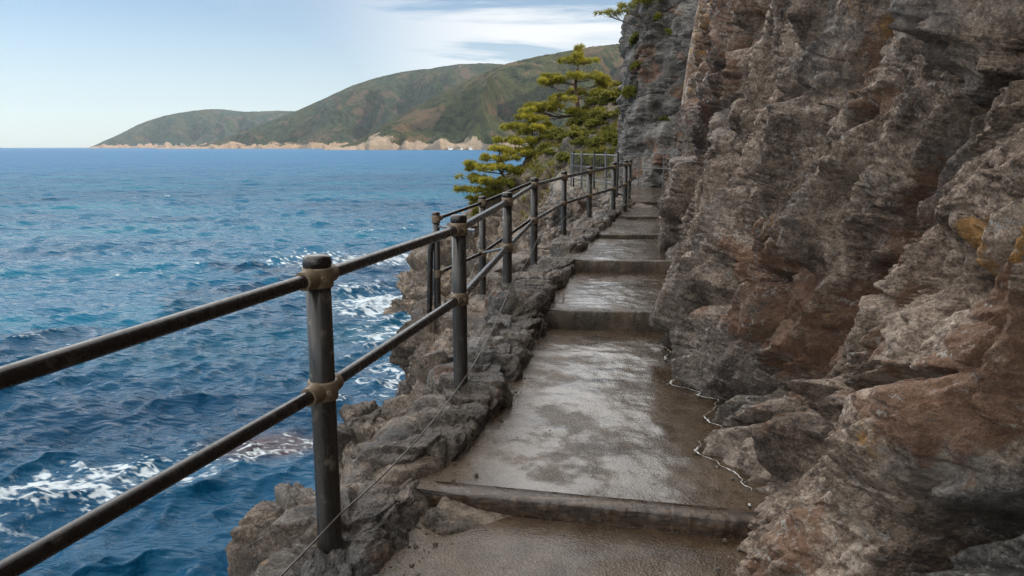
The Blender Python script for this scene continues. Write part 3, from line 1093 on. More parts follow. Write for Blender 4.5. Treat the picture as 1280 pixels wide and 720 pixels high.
def build_step(k):
    a, b, h = STEPS[k]
    h0 = STEPS[k - 1][2]
    L, Rr = edge_at(LEFT, np.array([a]))[0], edge_at(RIGHT, np.array([b]))[0]
    L = L - 0.06 * (Rr - L) / np.linalg.norm(Rr - L)
    d = (Rr - L)
    ln = np.linalg.norm(d)
    d = d / ln
    nrm = np.array([-d[1], d[0]])            # uphill
    top_w = 0.085 if k == 1 else (0.06 if h - h0 > 0.1 else 0.04)
    # cross-section (uphill offset, z) with a rounded front edge
    bv = 0.012
    z0, z1 = h0 - 0.03, h + 0.004 + (0.006 if k == 1 else 0.0)
    prof = [(-0.004, z0), (-0.012, (z0 + z1) / 2), (-0.012, z1 - bv), (-0.009, z1 - bv * 0.4), (0.0, z1), (top_w * 0.5, z1 + 0.001), (top_w, z1), (top_w + 0.01, z1 - 0.02), (top_w + 0.01, z0)]
    c0 = np.array([L[0], L[1], h0])
    obj_parts = [(0.0, 1.0)] if k != 1 else [(0.0, 0.60), (0.60, 1.0)]
    root = empty('step', c0, STEP_LABEL[k], 'step')
    for (f0, f1) in obj_parts:
        nsg = 160
        f = np.linspace(f0, f1, nsg)
        P = np.zeros((len(prof), nsg, 3))
        for j, (o, z) in enumerate(prof):
            p = L[None] + d[None] * (f * ln)[:, None] + nrm[None] * o
            P[j, :, :2] = p
            P[j, :, 2] = z
        w = fbm(P * 5, 3)
        P[..., :2] += nrm * (0.010 * w + 0.006 * perlin(P * 30))[..., None] * np.array([1 if o < 0.03 else 0.3 for o, z in prof])[:, None, None]
        chip = sstep(0.45, 0.75, perlin(P * 9 + 3)) * np.array([0, 0, .3, 1, 1, .3, 0, 0, 0])[:, None]
        P[..., 2] -= 0.012 * chip
        V = P.reshape(-1, 3)
        F = grid_faces(len(prof), nsg)
        caps = []
        for e in (0, nsg - 1):
            V = np.concatenate([V, P[:, e].mean(0)[None]])
            i = np.arange(len(prof) - 1)
            caps.append(np.stack([i * nsg + e, (i + 1) * nsg + e, np.full(len(i), len(V) - 1)], 1))
        me = raw_mesh('edging_board' if k == 1 else 'riser', V - c0, [F] + caps, True)
        link('edging_board' if k == 1 else 'riser', me, M['timber'] if k == 1 else M['riser'], root)


for k in range(1, 7):
    build_step(k)


def build_foam_line():
    pts = []
    ys = np.concatenate([np.linspace(3.02, 5.6, 500), np.linspace(6.5, 7.5, 160)])
    segs = [(3.02, 5.7, 520), (6.55, 7.45, 170)]
    V, F, n = [], [], 0
    for y0, y1, m in segs:
        y = np.linspace(y0, y1, m)
        wx = np.interp(y, *FOOT[0])
        wx = np.array([wx[max(0, i - 7):i + 8].min() for i in range(m)])
        wx = np.convolve(np.pad(wx, 6, 'edge'), np.ones(13) / 13, 'valid')
        q = np.stack([y * 0 + 3, y, y * 0], -1)
        x = wx - 0.022 + 0.035 * perlin(q * 5) + 0.020 * perlin(q * 15) + 0.008 * perlin(q * 40)
        wdt = 0.0008 + 0.0105 * np.clip(0.12 + 1.2 * perlin(q * 7 + 4), 0, 1)
        z = np.array([path_z(0, yy + 0.02) if yy > 3.05 else 0.075 for yy in y]) + 0.014 + 0.012 * fbm(np.stack([x, y, y * 0 + z_at(y)], -1) * 1.3, 3)
        rows = []
        for o, dz in ((-1, 0), (-0.4, 0.0015), (0.4, 0.0015), (1, 0)):
            rows.append(np.stack([x + o * wdt + 0.004 * perlin(q * 40 + o), y, z + dz], -1))
        P = np.array(rows)
        V.append(P.reshape(-1, 3)); F.append(grid_faces(4, m, flip=True) + n); n += 4 * m
    t = NT('foam_white')
    t.co = t.pos()
    t.set(Base_Color=t.mix(t.ramp(t.noise(70, 5, 0.7), 0.42, 0.58), (0.12, 0.11, 0.10), (0.50, 0.50, 0.49)), Roughness=0.45)
    o = link('foam_line', raw_mesh('foam_line', np.concatenate(V), np.concatenate(F)), t.m)
    tag(o, 'thin wavy white line of foam where the wet path meets the cliff foot', 'foam', kind='stuff')


def z_at(y):
    return np.array([path_z(0, v) for v in np.atleast_1d(y)])


build_foam_line()

# ------------------------------------------------------------------ ledge that carries the path and drops into the sea
LEDGE = interp_curve([(-1.45, -3.0), (-1.32, -0.5), (-1.06, 1.0), (-0.85, 2.4), (-0.80, 3.1), (-0.66, 4.1), (-0.58, 5.2), (-0.74, 6.4), (-0.95, 7.2), (-0.62, 8.1), (-0.10, 9.0), (0.42, 10.6), (0.92, 12.0),
                      (1.50, 13.4), (1.98, 15.0), (2.10, 16.2), (1.90, 17.2), (1.62, 18.3), (1.34, 19.6), (1.3, 21.5), (1.4, 24), (1.5, 27), (1.9, 30)])


def build_ledge():
    L = arclen(LEDGE)
    s, cur = [0.0], 0.0
    while cur < L[-1]:
        p = np.array([np.interp(cur, L, LEDGE[:, 0]), np.interp(cur, L, LEDGE[:, 1])])
        cur += (0.0065 if p[1] > 1.5 else 0.03) * max(np.hypot(*p), 1.5)
        s.append(min(cur, L[-1]))
    s = np.array(s)
    C = sample(LEDGE, s)
    T = np.gradient(C, axis=0)
    T /= np.linalg.norm(T, axis=1)[:, None]
    k = np.exp(-np.linspace(-2, 2, 31) ** 2); k /= k.sum()
    No = np.stack([-T[:, 1], T[:, 0]], -1)                 # seaward
    No = np.stack([np.convolve(np.pad(No[:, i], 15, 'edge'), k, 'valid') for i in (0, 1)], -1)
    No /= np.linalg.norm(No, axis=1)[:, None]
    zt = np.array([path_z(0, v) for v in C[:, 1]])
    zt = np.convolve(np.pad(zt, 20, 'edge'), np.ones(41) / 41, 'valid')
    bay = np.exp(-((C[:, 1] - 7.2) / 1.5) ** 2)
    zt = zt + 0.02 - 0.30 * bay
    drop = 7.3
    prof = np.concatenate([np.stack([np.linspace(-1.15, -0.10, 60), np.linspace(-0.10, 0.02, 60)], -1),
                           [(-0.05, 0.01), (0.0, -0.02), (0.04, -0.08)],
                           np.stack([0.05 + np.linspace(0.0, 1, 260) ** 1.3 * 0.9, -0.12 - np.linspace(0, 1, 260) ** 1.25 * drop], -1)])
    P = np.zeros((len(prof), len(C), 3))
    for j, (o, dz) in enumerate(prof):
        P[j, :, 0] = C[:, 0] + No[:, 0] * o
        P[j, :, 1] = C[:, 1] + No[:, 1] * o
        P[j, :, 2] = zt + dz
    N3 = grid_normals(P)
    if N3[30, :, 2].mean() < 0:
        N3 = -N3
    d = rock_relief(P.astype(np.float32), 0.85, 0.6, 1.15, 1.0, 12.0) * 0.8 + 0.12 * perlin(P * 0.7 + 9)
    pr = prof[:, 0]
    w = sstep(-0.75, -0.15, pr) * 0.55 + 0.45 * sstep(-0.1, 0.15, pr)
    d = d * w[:, None]
    d = np.where((pr < -0.1)[:, None], np.clip(d, -0.10, 0.06), d)
    P = P + N3 * d[..., None]
    rust = sstep(0.2, 0.6, fbm(P * 0.9 + 14, 3)) * 0.5
    och = sstep(0.2, 0.6, fbm(P * 0.7 + 44, 3)) * 0.22
    me = raw_mesh('rock_ledge', P, grid_faces(*P.shape[:2], flip=True), True, {'rust': rust, 'ochre': och, 'grey': rust * 0})
    tag(link('rock_ledge', me, M['ledge']), kind='structure')


build_ledge()

# ------------------------------------------------------------------ wooded headland beyond the bend
CRX = np.array([-9.5, -7.2, -6.2, -4.7, -2.2, -0.9, 0.45, 1.8, 3.6, 5.4, 6.8, 9.0, 16.0])
CRZ = np.array([-9.0, -7.0, -5.4, -3.8, -1.5, -0.7, 0.5, 1.8, 3.2, 4.3, 5.3, 6.4, 9.0])


def head_z(x, y):
    yc = 41 + 0.28 * (x + 6) * 0.6
    cz = np.interp(x, CRX, CRZ)
    k = np.where(y < yc, 0.42, 0.55)
    kk = 0.42 + 0.02 * np.clip(x, -6, 6) * 0
    dy = np.abs(yc - y)
    z = cz - np.where(y < yc, kk * np.sqrt(dy * dy + 1.0) - kk, 0.5 * dy)
    return z


def build_headland():
    x = np.concatenate([np.linspace(-11, 9, 560), np.linspace(9.1, 17, 40)])
    y = np.concatenate([np.linspace(20, 45, 520), np.linspace(45.2, 62, 50)])
    X, Y = np.meshgrid(x, y)
    Z = head_z(X, Y)
    P = np.stack([X, Y, Z], -1)
    P[..., 2] += 0.5 * fbm(P * 0.35 + 3, 3)
    N3 = grid_normals(P)
    if N3[..., 2].mean() < 0:
        N3 = -N3
    d = rock_relief(P.astype(np.float32), 2.4, 0.75, 1.1, 1.0, 33.0)
    soft = sstep(-1.0, 1.8, P[..., 2] + 0.8 * perlin(P * 0.4))
    P = P + N3 * (d * (1 - 0.65 * soft))[..., None]
    rust = sstep(0.0, 0.5, fbm(P * 0.35 + 14, 3)) * 0.6
    och = sstep(0.0, 0.5, fbm(P * 0.3 + 44, 3)) * 0.25
    me = raw_mesh('headland', P, grid_faces(*X.shape), True, {'rust': rust, 'ochre': och, 'grey': rust * 0})
    tag(link('headland', me, M['headland']), kind='structure')
    return P, x, y


HEAD_P, HX, HY = build_headland()


def head_at(x, y):
    i = int(np.clip(np.searchsorted(HX, x), 0, len(HX) - 1))
    j = int(np.clip(np.searchsorted(HY, y), 0, len(HY) - 1))
    return float(HEAD_P[j, i, 2])


# ------------------------------------------------------------------ haze over the sea
def build_haze():
    m = bpy.data.materials.new('haze')
    m.use_nodes = True
    n, l = m.node_tree.nodes, m.node_tree.links
    n.clear()
    o = n.new('ShaderNodeOutputMaterial')
    v = n.new('ShaderNodeVolumePrincipled')
    v.inputs['Color'].default_value = (0.68, 0.84, 1.0, 1)
    v.inputs['Density'].default_value = HAZE
    v.inputs['Anisotropy'].default_value = 0.2
    l.new(v.outputs[0], o.inputs['Volume'])
    b = MB().box((0, 0, 0), (24000, 24000, 560))
    ob = b.build('haze', m, None, False)
    ob.location = (0, 0, SEA - 12 + 280)
    tag(ob, kind='stuff')


HAZE = 0.000027
build_haze()

# ------------------------------------------------------------------ loose rocks and kerb stones
def rock_mesh(name, size, seed, M3=None, box=0.55, rough=1.0, n=(64, 96), attrs=True):
    """a boulder: a rounded, cleaved block displaced by the rock relief"""
    h, w = n
    th = np.linspace(0.001, math.pi - 0.001, h)
    ph = np.linspace(0, 2 * math.pi, w, endpoint=False)
    T, Ph = np.meshgrid(th, ph, indexing='ij')
    D = np.stack([np.sin(T) * np.cos(Ph), np.sin(T) * np.sin(Ph), np.cos(T)], -1)
    e = 2 + 6 * box
    r = 1 / (np.abs(D) ** e).sum(-1) ** (1 / e)
    S = np.array(size) / 2
    P = D * r[..., None] * S
    rng = np.random.default_rng(seed)
    # cleave with a few random planes
    for k in range(5):
        nn = rng.normal(size=3); nn[2] = abs(nn[2]) * 0.7; nn /= np.linalg.norm(nn)
        lim = np.abs(nn * S).sum() * rng.uniform(0.62, 0.85)
        ex = P @ nn - lim
        P = P - np.where(ex > 0, ex * 0.85, 0)[..., None] * nn
    N3 = P / (np.linalg.norm(P / S, axis=-1, keepdims=True) + 1e-6) / S
    N3 /= np.linalg.norm(N3, axis=-1, keepdims=True)
    sc = float(np.clip(min(size) * 1.1, 0.18, 3.0))
    d = rock_relief((P + seed * 3.7).astype(np.float32), sc, 0.22, 0.55, 0.9, seed * 1.3)
    P = P + N3 * (d * rough)[..., None]
    if M3 is not None:
        P = P @ np.array(M3).T
    a = {'rust': sstep(0.2, 0.6, fbm(P * 1.5 + seed, 2)) * 0.7, 'ochre': sstep(0.25, 0.6, fbm(P * 1.2 + seed + 9, 2)) * 0.4, 'grey': P[..., 0] * 0}
    return raw_mesh(name, P, grid_faces(h, w, True), True, a)


def rotz(a):
    return np.array([[math.cos(a), -math.sin(a), 0], [math.sin(a), math.cos(a), 0], [0, 0, 1]])


KERB = [  # y centre, length, width, height over the path, label
    (1.75, 1.05, 0.50, 0.13, 'wet dark kerb stone lying before the thickest railing post'),
    (2.80, 1.02, 0.52, 0.14, 'long flat wet kerb stone carrying the thickest railing post'),
    (3.72, 0.82, 0.46, 0.15, 'wedge of dark kerb rock between first and second railing posts'),
    (4.42, 0.72, 0.50, 0.20, 'brown kerb rock around the foot of the second railing post'),
    (5.15, 0.66, 0.48, 0.21, 'lumpy kerb rock just above the second railing post'),
    (5.85, 0.62, 0.46, 0.22, 'brown cracked kerb rock before the third railing post'),
    (6.55, 0.70, 0.50, 0.22, 'kerb rock at the foot of the third post beside the tall step'),
    (7.35, 0.74, 0.48, 0.20, 'pale topped kerb rock between third and fourth railing posts'),
    (8.25, 0.82, 0.46, 0.16, 'dark kerb rock under the fourth post beside the third step'),
    (9.25, 0.85, 0.42, 0.17, 'mossy dark kerb rock past the fourth railing post'),
    (10.3, 0.85, 0.42, 0.17, 'rounded kerb rock by the fifth railing post'),
    (11.4, 0.90, 0.42, 0.18, 'kerb rock at the foot of the sixth railing post'),
    (12.6, 0.95, 0.40, 0.16, 'kerb rock before the seventh railing post on the shiny stretch'),
    (13.8, 0.90, 0.38, 0.16, 'small pale kerb rock between the two dark end posts'),
    (14.9, 0.80, 0.36, 0.15, 'last little kerb rock where the railing ends')]


def build_kerb():
    for k, (y, ln, wd, hh, lab) in enumerate(KERB):
        e = edge_at(LEFT, np.array([y - 0.2, y, y + 0.2]))
        t = e[2] - e[0]
        a = math.atan2(t[1], t[0])
        c = e[1] + np.array([-math.sin(a), math.cos(a)]) * (wd / 2 - 0.06)
        z0 = path_z(0, y)
        ht = hh + 0.30
        near = k < 9
        me = rock_mesh('kerb_stone', (ln * 1.16, wd, ht), 20 + k, rotz(a), 0.85, 0.50, (110, 200) if near else (60, 90))
        o = link('kerb_stone', me, M['kerb'], None, (c[0], c[1], z0 + hh * 0.85 - ht / 2 - 0.015))
        tag(o, lab, 'stone', 'kerb stones along the seaward edge of the path')


build_kerb()

BOULDERS = [(-1.00, 3.30, -0.46, (0.46, 0.8, 0.85), 'brown boulder on the drop just outside the thickest post'),
            (-0.86, 4.35, -0.45, (0.50, 0.8, 1.0), 'tall tan boulder clinging below the second railing post'),
            (1.35, 17.0, -0.20, (0.9, 1.0, 1.3), 'pale tan rounded boulder under the far mesh fence'),
            (0.95, 18.0, -0.55, (1.0, 1.1, 1.5), 'ochre boulder bulging below the left end of the far fence'),
            (1.75, 15.7, -0.35, (0.7, 0.8, 1.1), 'brown boulder below the last railing posts')]
for k, (x, y, z, sz, lab) in enumerate(BOULDERS):
    o = link('boulder', rock_mesh('boulder', sz, 60 + k, rotz(0.4 * k), 0.35, 1.0, (110, 160)), M['ledge'], None, (x, y, z))
    tag(o, lab, 'boulder', 'boulders below the railing')

# ------------------------------------------------------------------ railings
def cyl_between(mb, a, b, r, seg=14, sag=0.0):
    a, b = np.array(a, float), np.array(b, float)
    n = 9
    t = np.linspace(0, 1, n)[:, None]
    p = a * (1 - t) + b * t
    p[:, 2] -= sag * 4 * (t[:, 0] * (1 - t[:, 0]))
    mb.tube(p, r, seg)
    return mb


POSTS = [  # x, y, base z, top z, radius
    (-1.24, 0.98, 0.05, 1.20, 0.046), (-0.70, 2.70, 0.05, 1.222, 0.046), (-0.30, 4.27, 0.10, 1.229, 0.042), (-0.04, 6.45, 0.12, 1.228, 0.040), (0.25, 8.55, 0.15, 1.267, 0.040),
    (0.73, 10.75, 0.20, 1.27, 0.040), (1.20, 11.85, 0.24, 1.311, 0.040), (1.74, 13.1, 0.28, 1.348, 0.040), (2.10, 14.2, 0.30, 1.364, 0.040), (2.40, 15.7, 0.34, 1.34, 0.040)]


def make_post(root, origin, x, y, z0, z1, r, lower=0.48, upper=0.082, cap=True, dirs=None):
    o = np.array(origin)
    c = np.array((x, y, z0)) - o
    h = z1 - z0
    seg = 28
    mb = MB()
    mb.lathe(c, [(0.0, 0), (r * 1.18, 0), (r * 1.16, 0.05), (r, 0.075), (r * 1.0, h * 0.5), (r * 0.985, h - 0.045), (0.0, h - 0.045)], seg)
    p = mb.build('post', M['post'], root)
    mb = MB()
    mb.lathe(c, [(r * 0.9, h - 0.05), (r * 1.10, h - 0.046), (r * 1.13, h - 0.030), (r * 1.09, h - 0.012), (r * 0.85, h - 0.002), (r * 0.4, h), (0.0, h + 0.001)], seg)
    mb.build('cap', M['rail'], p)
    zj = [h - upper, (0.13 + 0.0) + lower * (h - 0.05)]
    res = []
    for z in zj:
        mb = MB()
        hh = 0.036
        mb.lathe(c, [(r * 1.0, z - hh), (r * 1.16, z - hh), (r * 1.20, z - hh * 0.8), (r * 1.20, z + hh * 0.8), (r * 1.16, z + hh), (r * 1.0, z + hh)], seg)
        for d in (dirs or []):
            d = np.array(d)
            a = c + np.array([0, 0, z]) + d * r * 0.9
            b = c + np.array([0, 0, z]) + d * (r * 1.0 + 0.055)
            mb.tube([a, b], [0.040 * r / 0.046, 0.034 * r / 0.046], 16)
        # bolt head
        bn = np.array([0.55, -0.83, 0])
        mb.tube([c + np.array([0, 0, z]) + bn * r * 1.15, c + np.array([0, 0, z]) + bn * (r * 1.2 + 0.016)], 0.011, 6)
        mb.build('clamp', M['clamp'], p)
        res.append(c + np.array([0, 0, z]) + o)
    return res


def build_railing():
    org = (-0.70, 2.70, 0.0)
    root = empty('railing', org, 'black two-rail pipe railing on thick posts climbing along the seaward edge of the path', 'railing')
    pts = POSTS
    J = []
    for k, (x, y, z0, z1, r) in enumerate(pts):
        ds = []
        for m in (k - 1, k + 1):
            if 0 <= m < len(pts):
                d = np.array([pts[m][0] - x, pts[m][1] - y, 0.98 * (pts[m][3] - z1)])
                ds.append(tuple(d / np.linalg.norm(d)))
        J.append(make_post(root, org, x, y, z0, z1, r, dirs=ds))
    first = np.array([-1.80, -0.80, 1.16])
    rr = [0.0245] * 3 + [0.021] * 10
    for lvl, nm in ((0, 'top_rail'), (1, 'lower_rail')):
        a0 = J[0][lvl]
        mb = MB()
        ext = np.array([-1.80, -0.80, a0[2]])
        cyl_between(mb, ext - np.array(org), a0 - np.array(org), rr[0])
        mb.build(nm, M['rail'], root)
        for k in range(len(J) - 1):
            mb = MB()
            cyl_between(mb, J[k][lvl] - np.array(org), J[k + 1][lvl] - np.array(org), rr[k], 16)
            mb.build(nm, M['rail'], root)
    mb = MB()
    cp = []
    for k, (x, y, z0, z1, r) in enumerate(pts):
        z = path_z(0, y) + 0.235
        cp.append(np.array([x + r * 1.1, y - r * 0.5, z]) - np.array(org))
    cp = [cp[0] + np.array([-0.4, -1.4, -0.02])] + cp
    full = []
    for k in range(len(cp) - 1):
        t = np.linspace(0, 1, 10, endpoint=False)[:, None]
        p = cp[k] * (1 - t) + cp[k + 1] * t
        p[:, 2] -= 0.05 * 4 * (t * (1 - t))[:, 0]
        full.append(p)
    mb.tube(np.concatenate(full + [cp[-1][None]]), 0.0036, 8)
    mb.build('cable', M['cable'], root)
    return J


J_MAIN = build_railing()


def build_outer_railing():
    org = (-0.72, 7.2, -0.3)
    root = empty('railing', org, 'thinner outer railing on a rock ledge behind the second and third thick posts', 'railing')
    O = np.array(org)
    q = [(-0.72, 7.2, -0.40, 1.0, 0.034), (-0.31, 7.95, -0.30, 1.10, 0.034)]
    J = []
    for x, y, z0, z1, r in q:
        J.append(make_post(root, org, x, y, z0, z1, r, 0.50, 0.07, dirs=[(0.47, 0.87, 0.1)]))
    end = [J_MAIN[4][0] + np.array([-0.05, -0.02, 0.02]), J_MAIN[4][1] + np.array([-0.05, -0.02, 0.0])]
    for lvl, nm in ((0, 'top_rail'), (1, 'lower_rail')):
        for a, b in ((J[0][lvl], J[1][lvl]), (J[1][lvl], end[lvl])):
            mb = MB()
            cyl_between(mb, a - O, b - O, 0.017, 12)
            mb.build(nm, M['rail'], root)
    mb = MB()
    mb.tube([np.array(p) - O for p in [(-0.745, 7.18, 0.80), (-0.775, 7.16, 0.62), (-0.79, 7.15, 0.2), (-0.80, 7.14, -0.15), (-0.83, 7.13, -0.5)]], 0.026, 12)
    mb.build('bent_pipe', M['rail'], root)
    mb = MB()
    mb.tube([np.array(p) - O for p in [(-0.74, 7.17, 0.42), (-0.78, 7.15, 0.1), (-0.79, 7.1, -0.25)]], 0.010, 8)
    mb.build('brace', M['steel'], root)
    mb = MB()
    cyl_between(mb, np.array(J[0][0]) - O + np.array([0.02, 0, -0.07]), np.array((-0.30, 6.2, 0.93)) - O, 0.012, 10)
    mb.build('cross_bar', M['steel'], root)
    mb = MB()
    cyl_between(mb, J[1][1] - O, J_MAIN[3][1] - O + np.array([0, 0, 0.0]), 0.011, 10)
    mb.build('cross_bar', M['steel'], root)


build_outer_railing()


def build_fence():
    line = interp_curve([(2.32, 16.9), (2.12, 18.2), (1.92, 19.2), (1.68, 20.2), (1.66, 21.6)])
    L = arclen(line)[-1]
    org = np.array([2.32, 16.9, 0.5])
    root = empty('mesh_fence', org, 'grey thin barred metal fence round the bend at the far end of the path', 'fence')
    n = 6
    s = np.linspace(0, L, n)
    P = sample(line, s)
    for k in range(n):
        mb = MB()
        mb.tube([np.array([P[k][0], P[k][1], 0.30]) - org, np.array([P[k][0], P[k][1], 1.50]) - org], 0.026, 10)
        mb.build('post', M['steel'] if k % 2 else M['post'], root)
    ss = np.linspace(0, L, 60)
    Q = sample(line, ss)
    for z, nm in ((1.42, 'top_rail'), (0.80, 'lower_rail'), (1.12, 'middle_rail')):
        mb = MB()
        mb.tube(np.concatenate([Q, np.full((60, 1), z)], 1) - org, 0.013 if z != 1.12 else 0.007, 8)
        mb.build(nm, M['steel'], root)
    mb = MB()
    for p in sample(line, np.linspace(0.05, L - 0.05, 32)):
        mb.tube([np.array([p[0], p[1], 0.78]) - org, np.array([p[0], p[1], 1.42]) - org], 0.0060, 6)
    mb.build('bars', M['steel'], root)


build_fence()


def build_handline():
    org = np.array([2.62, 19.6, 0.5])
    root = empty('handline', org, 'thin two-wire steel handrail in front of the grey cliff at the bend', 'handrail')
    pts = np.array([(2.75, 20.1), (3.30, 20.05), (3.90, 19.8), (4.25, 19.2)])
    for z in (1.44, 1.06):
        mb = MB()
        mb.tube(np.concatenate([pts, np.full((4, 1), z)], 1) - org, 0.011, 8)
        mb.build('wire', M['steel'], root)
    for p in pts[:-1]:
        mb = MB()
        mb.tube([np.array([p[0], p[1], 0.45]) - org, np.array([p[0], p[1], 1.50]) - org], 0.014, 8)
        mb.build('post', M['steel'], root)


build_handline()

# ------------------------------------------------------------------ plants
def leaf_material(name, c0, c1, trans=0.25):
    t = NT(name)
    t.co = t.pos()
    n = t.noise(2.6, 4, 0.6)
    oi = t.n.new('ShaderNodeObjectInfo').outputs['Random']
    tip = t.attr('tip')
    col = t.mix(t.ramp(n, 0.3, 0.7), c0, c1)
    col = t.mix(t.math('MULTIPLY', tip, 0.6), col, t.mix(1.0, c1, (1.5, 1.35, 0.9), 'MULTIPLY'))
    col = t.mix(t.math('MULTIPLY', oi, 0.25), col, (0.10, 0.09, 0.02))
    t.set(Base_Color=col, Roughness=0.55)
    tr = t.n.new('ShaderNodeBsdfTranslucent')
    t._in(tr.inputs['Color'], t.mix(1.0, col, (1.7, 1.6, 0.7), 'MULTIPLY'))
    ms = t.n.new('ShaderNodeMixShader')
    ms.inputs[0].default_value = trans
    t.l.new(t.b.outputs[0], ms.inputs[1])
    t.l.new(tr.outputs[0], ms.inputs[2])
    t.l.new(ms.outputs[0], t.out.inputs['Surface'])
    return t.m


def bark_material():
    t = NT('pine_bark')
    t.co = t.pos()
    n = t.noise(9, 5, 0.7, vec=t.mapping(scale=(1, 1, 0.4)))
    t.set(Base_Color=t.mix(n, (0.025, 0.018, 0.014), (0.16, 0.095, 0.065)), Roughness=0.9, Normal=t.bump(n, 0.03))
    return t.m


M['needle'] = leaf_material('pine_needles', (0.026, 0.056, 0.014), (0.25, 0.245, 0.040), 0.36)
M['shrub'] = leaf_material('shrub_leaves', (0.045, 0.066, 0.014), (0.15, 0.155, 0.030))
M['shrub_y'] = leaf_material('yellow_shrub_leaves', (0.07, 0.08, 0.014), (0.20, 0.18, 0.03))
M['bark'] = bark_material()


def tufts(C, A, n_blade, length, width, rng):
    """needle tufts: centre C, main axis A; every blade a narrow triangle pair"""
    m = len(C)
    d = rng.normal(size=(m, n_blade, 3))
    d /= np.linalg.norm(d, axis=-1, keepdims=True)
    d = d * 0.85 + A[:, None] * 0.75
    d /= np.linalg.norm(d, axis=-1, keepdims=True)
    ln = length * rng.uniform(0.6, 1.15, (m, n_blade, 1))
    side = np.cross(d, rng.normal(size=(m, n_blade, 3)))
    side /= np.linalg.norm(side, axis=-1, keepdims=True) + 1e-9
    b = C[:, None] + d * ln * 0.08
    p0 = b - side * width * 0.5
    p1 = b + side * width * 0.5
    p2 = C[:, None] + d * ln * 0.75 + side * width * 0.32
    p3 = C[:, None] + d * ln - side * width * 0.1
    V = np.stack([p0, p1, p2, p3], 2).reshape(-1, 3)
    F = np.arange(len(V)).reshape(-1, 4)
    tip = np.tile(np.array([0, 0, 0.8, 1.0]), len(F))
    return V, F, tip


def build_pine(base, height, label, pads, trunk_pts, trunk_r, seed, needle=0.21, dens=1.0, blades=11, group='pines on the headland'):
    """pads: flat clouds of needles as (dx, dy, z, rx, ry, rz); a limb runs from the trunk to each"""
    rng = np.random.default_rng(seed)
    root = empty('pine_tree', base, label, 'tree', group)
    tp = interp_curve(trunk_pts)
    tl = np.linspace(0, 1, len(tp))
    mb = MB()
    mb.tube(tp, trunk_r * (1 - 0.82 * tl) * (1 + 0.5 * np.exp(-tl * 25)), 10)
    tr = mb.build('trunk', M['bark'], root)
    Cs, As = [], []
    extra = []
    for (dx, dy, z, rx, ry, rz) in pads:
        if rx > 0.38 and rng.random() < 0.4:
            extra.append((dx + rng.uniform(-.8, .8) * rx, dy + rng.uniform(-.9, .9) * ry, z + rng.uniform(-.32, .30), rx * rng.uniform(.45, .75), ry * rng.uniform(.5, .8), rz))
    for (dx, dy, z, rx, ry, rz) in list(pads) + extra:
        z = z + rng.uniform(-.07, .07)
        rz = rz * rng.uniform(0.8, 1.3)
        c = np.array([dx, dy, z])
        zs = max(z - 0.25 * np.hypot(dx - np.interp(z, tp[:, 2], tp[:, 0]), dy) - 0.05, tp[0, 2] + 0.2)
        k = int(np.argmin(np.abs(tp[:, 2] - zs)))
        a = tp[k]
        midp = (a + c) / 2 + np.array([0, 0, -0.02 - 0.06 * np.linalg.norm(c - a)]) + rng.normal(size=3) * 0.05
        lim = interp_curve([a, midp, c + np.array([0, 0, -rz * 0.6])])
        r0 = trunk_r * 0.34 * (1 - 0.6 * (k / len(tp)))
        mb = MB()
        mb.tube(lim[::6], np.linspace(r0, r0 * 0.3, len(lim[::6])), 7)
        # twigs fan out inside the pad
        nt = int(7 + 10 * rx)
        for q in range(nt):
            an = rng.uniform(0, 2 * math.pi)
            rr = rng.uniform(0.45, 0.95)
            e = c + np.array([math.cos(an) * rx * rr, math.sin(an) * ry * rr, rng.uniform(-0.1, 0.5) * rz])
            s = lim[int(rng.uniform(0.5, 0.95) * len(lim))]
            mb.tube([s, (s + e) / 2 + np.array([0, 0, -0.03]), e], [r0 * 0.32, r0 * 0.22, r0 * 0.1], 5, False)
        mb.build('limb', M['bark'], tr)
        nc = int(3 + 7 * rx * ry * 4)
        for q in range(nc):
            an = rng.uniform(0, 2 * math.pi)
            rr = math.sqrt(rng.uniform(0, 1)) * rng.uniform(0.8, 1.2)
            cc = c + np.array([math.cos(an) * rr * rx, math.sin(an) * rr * ry, rng.uniform(-0.35, 0.8) * rz * (1.1 - 0.5 * rr) - 0.10 * rr * rx])
            sr = rng.uniform(0.09, 0.22) * (needle / 0.21)
            n = int(22 * dens * (sr / 0.2) ** 1.3)
            d = rng.normal(size=(n, 3))
            d /= np.linalg.norm(d, axis=1)[:, None]
            p = cc + d * (rng.uniform(0.2, 1, (n, 1)) ** 0.5) * np.array([sr, sr, sr * 0.62])
            ax = d * 0.8 + np.array([math.cos(an) * rr * 0.6, math.sin(an) * rr * 0.6, 0.8])
            Cs.append(p)
            As.append(ax / np.linalg.norm(ax, axis=1)[:, None])
    C, A = np.concatenate(Cs), np.concatenate(As)
    V, F, tip = tufts(C, A, blades, needle, needle * 0.105, rng)
    link('crown', raw_mesh('crown', V, F, False, {'tip': tip}), M['needle'], root)
    return root


def hb(x, y):
    return (x, y, head_at(x, y) - 0.08)


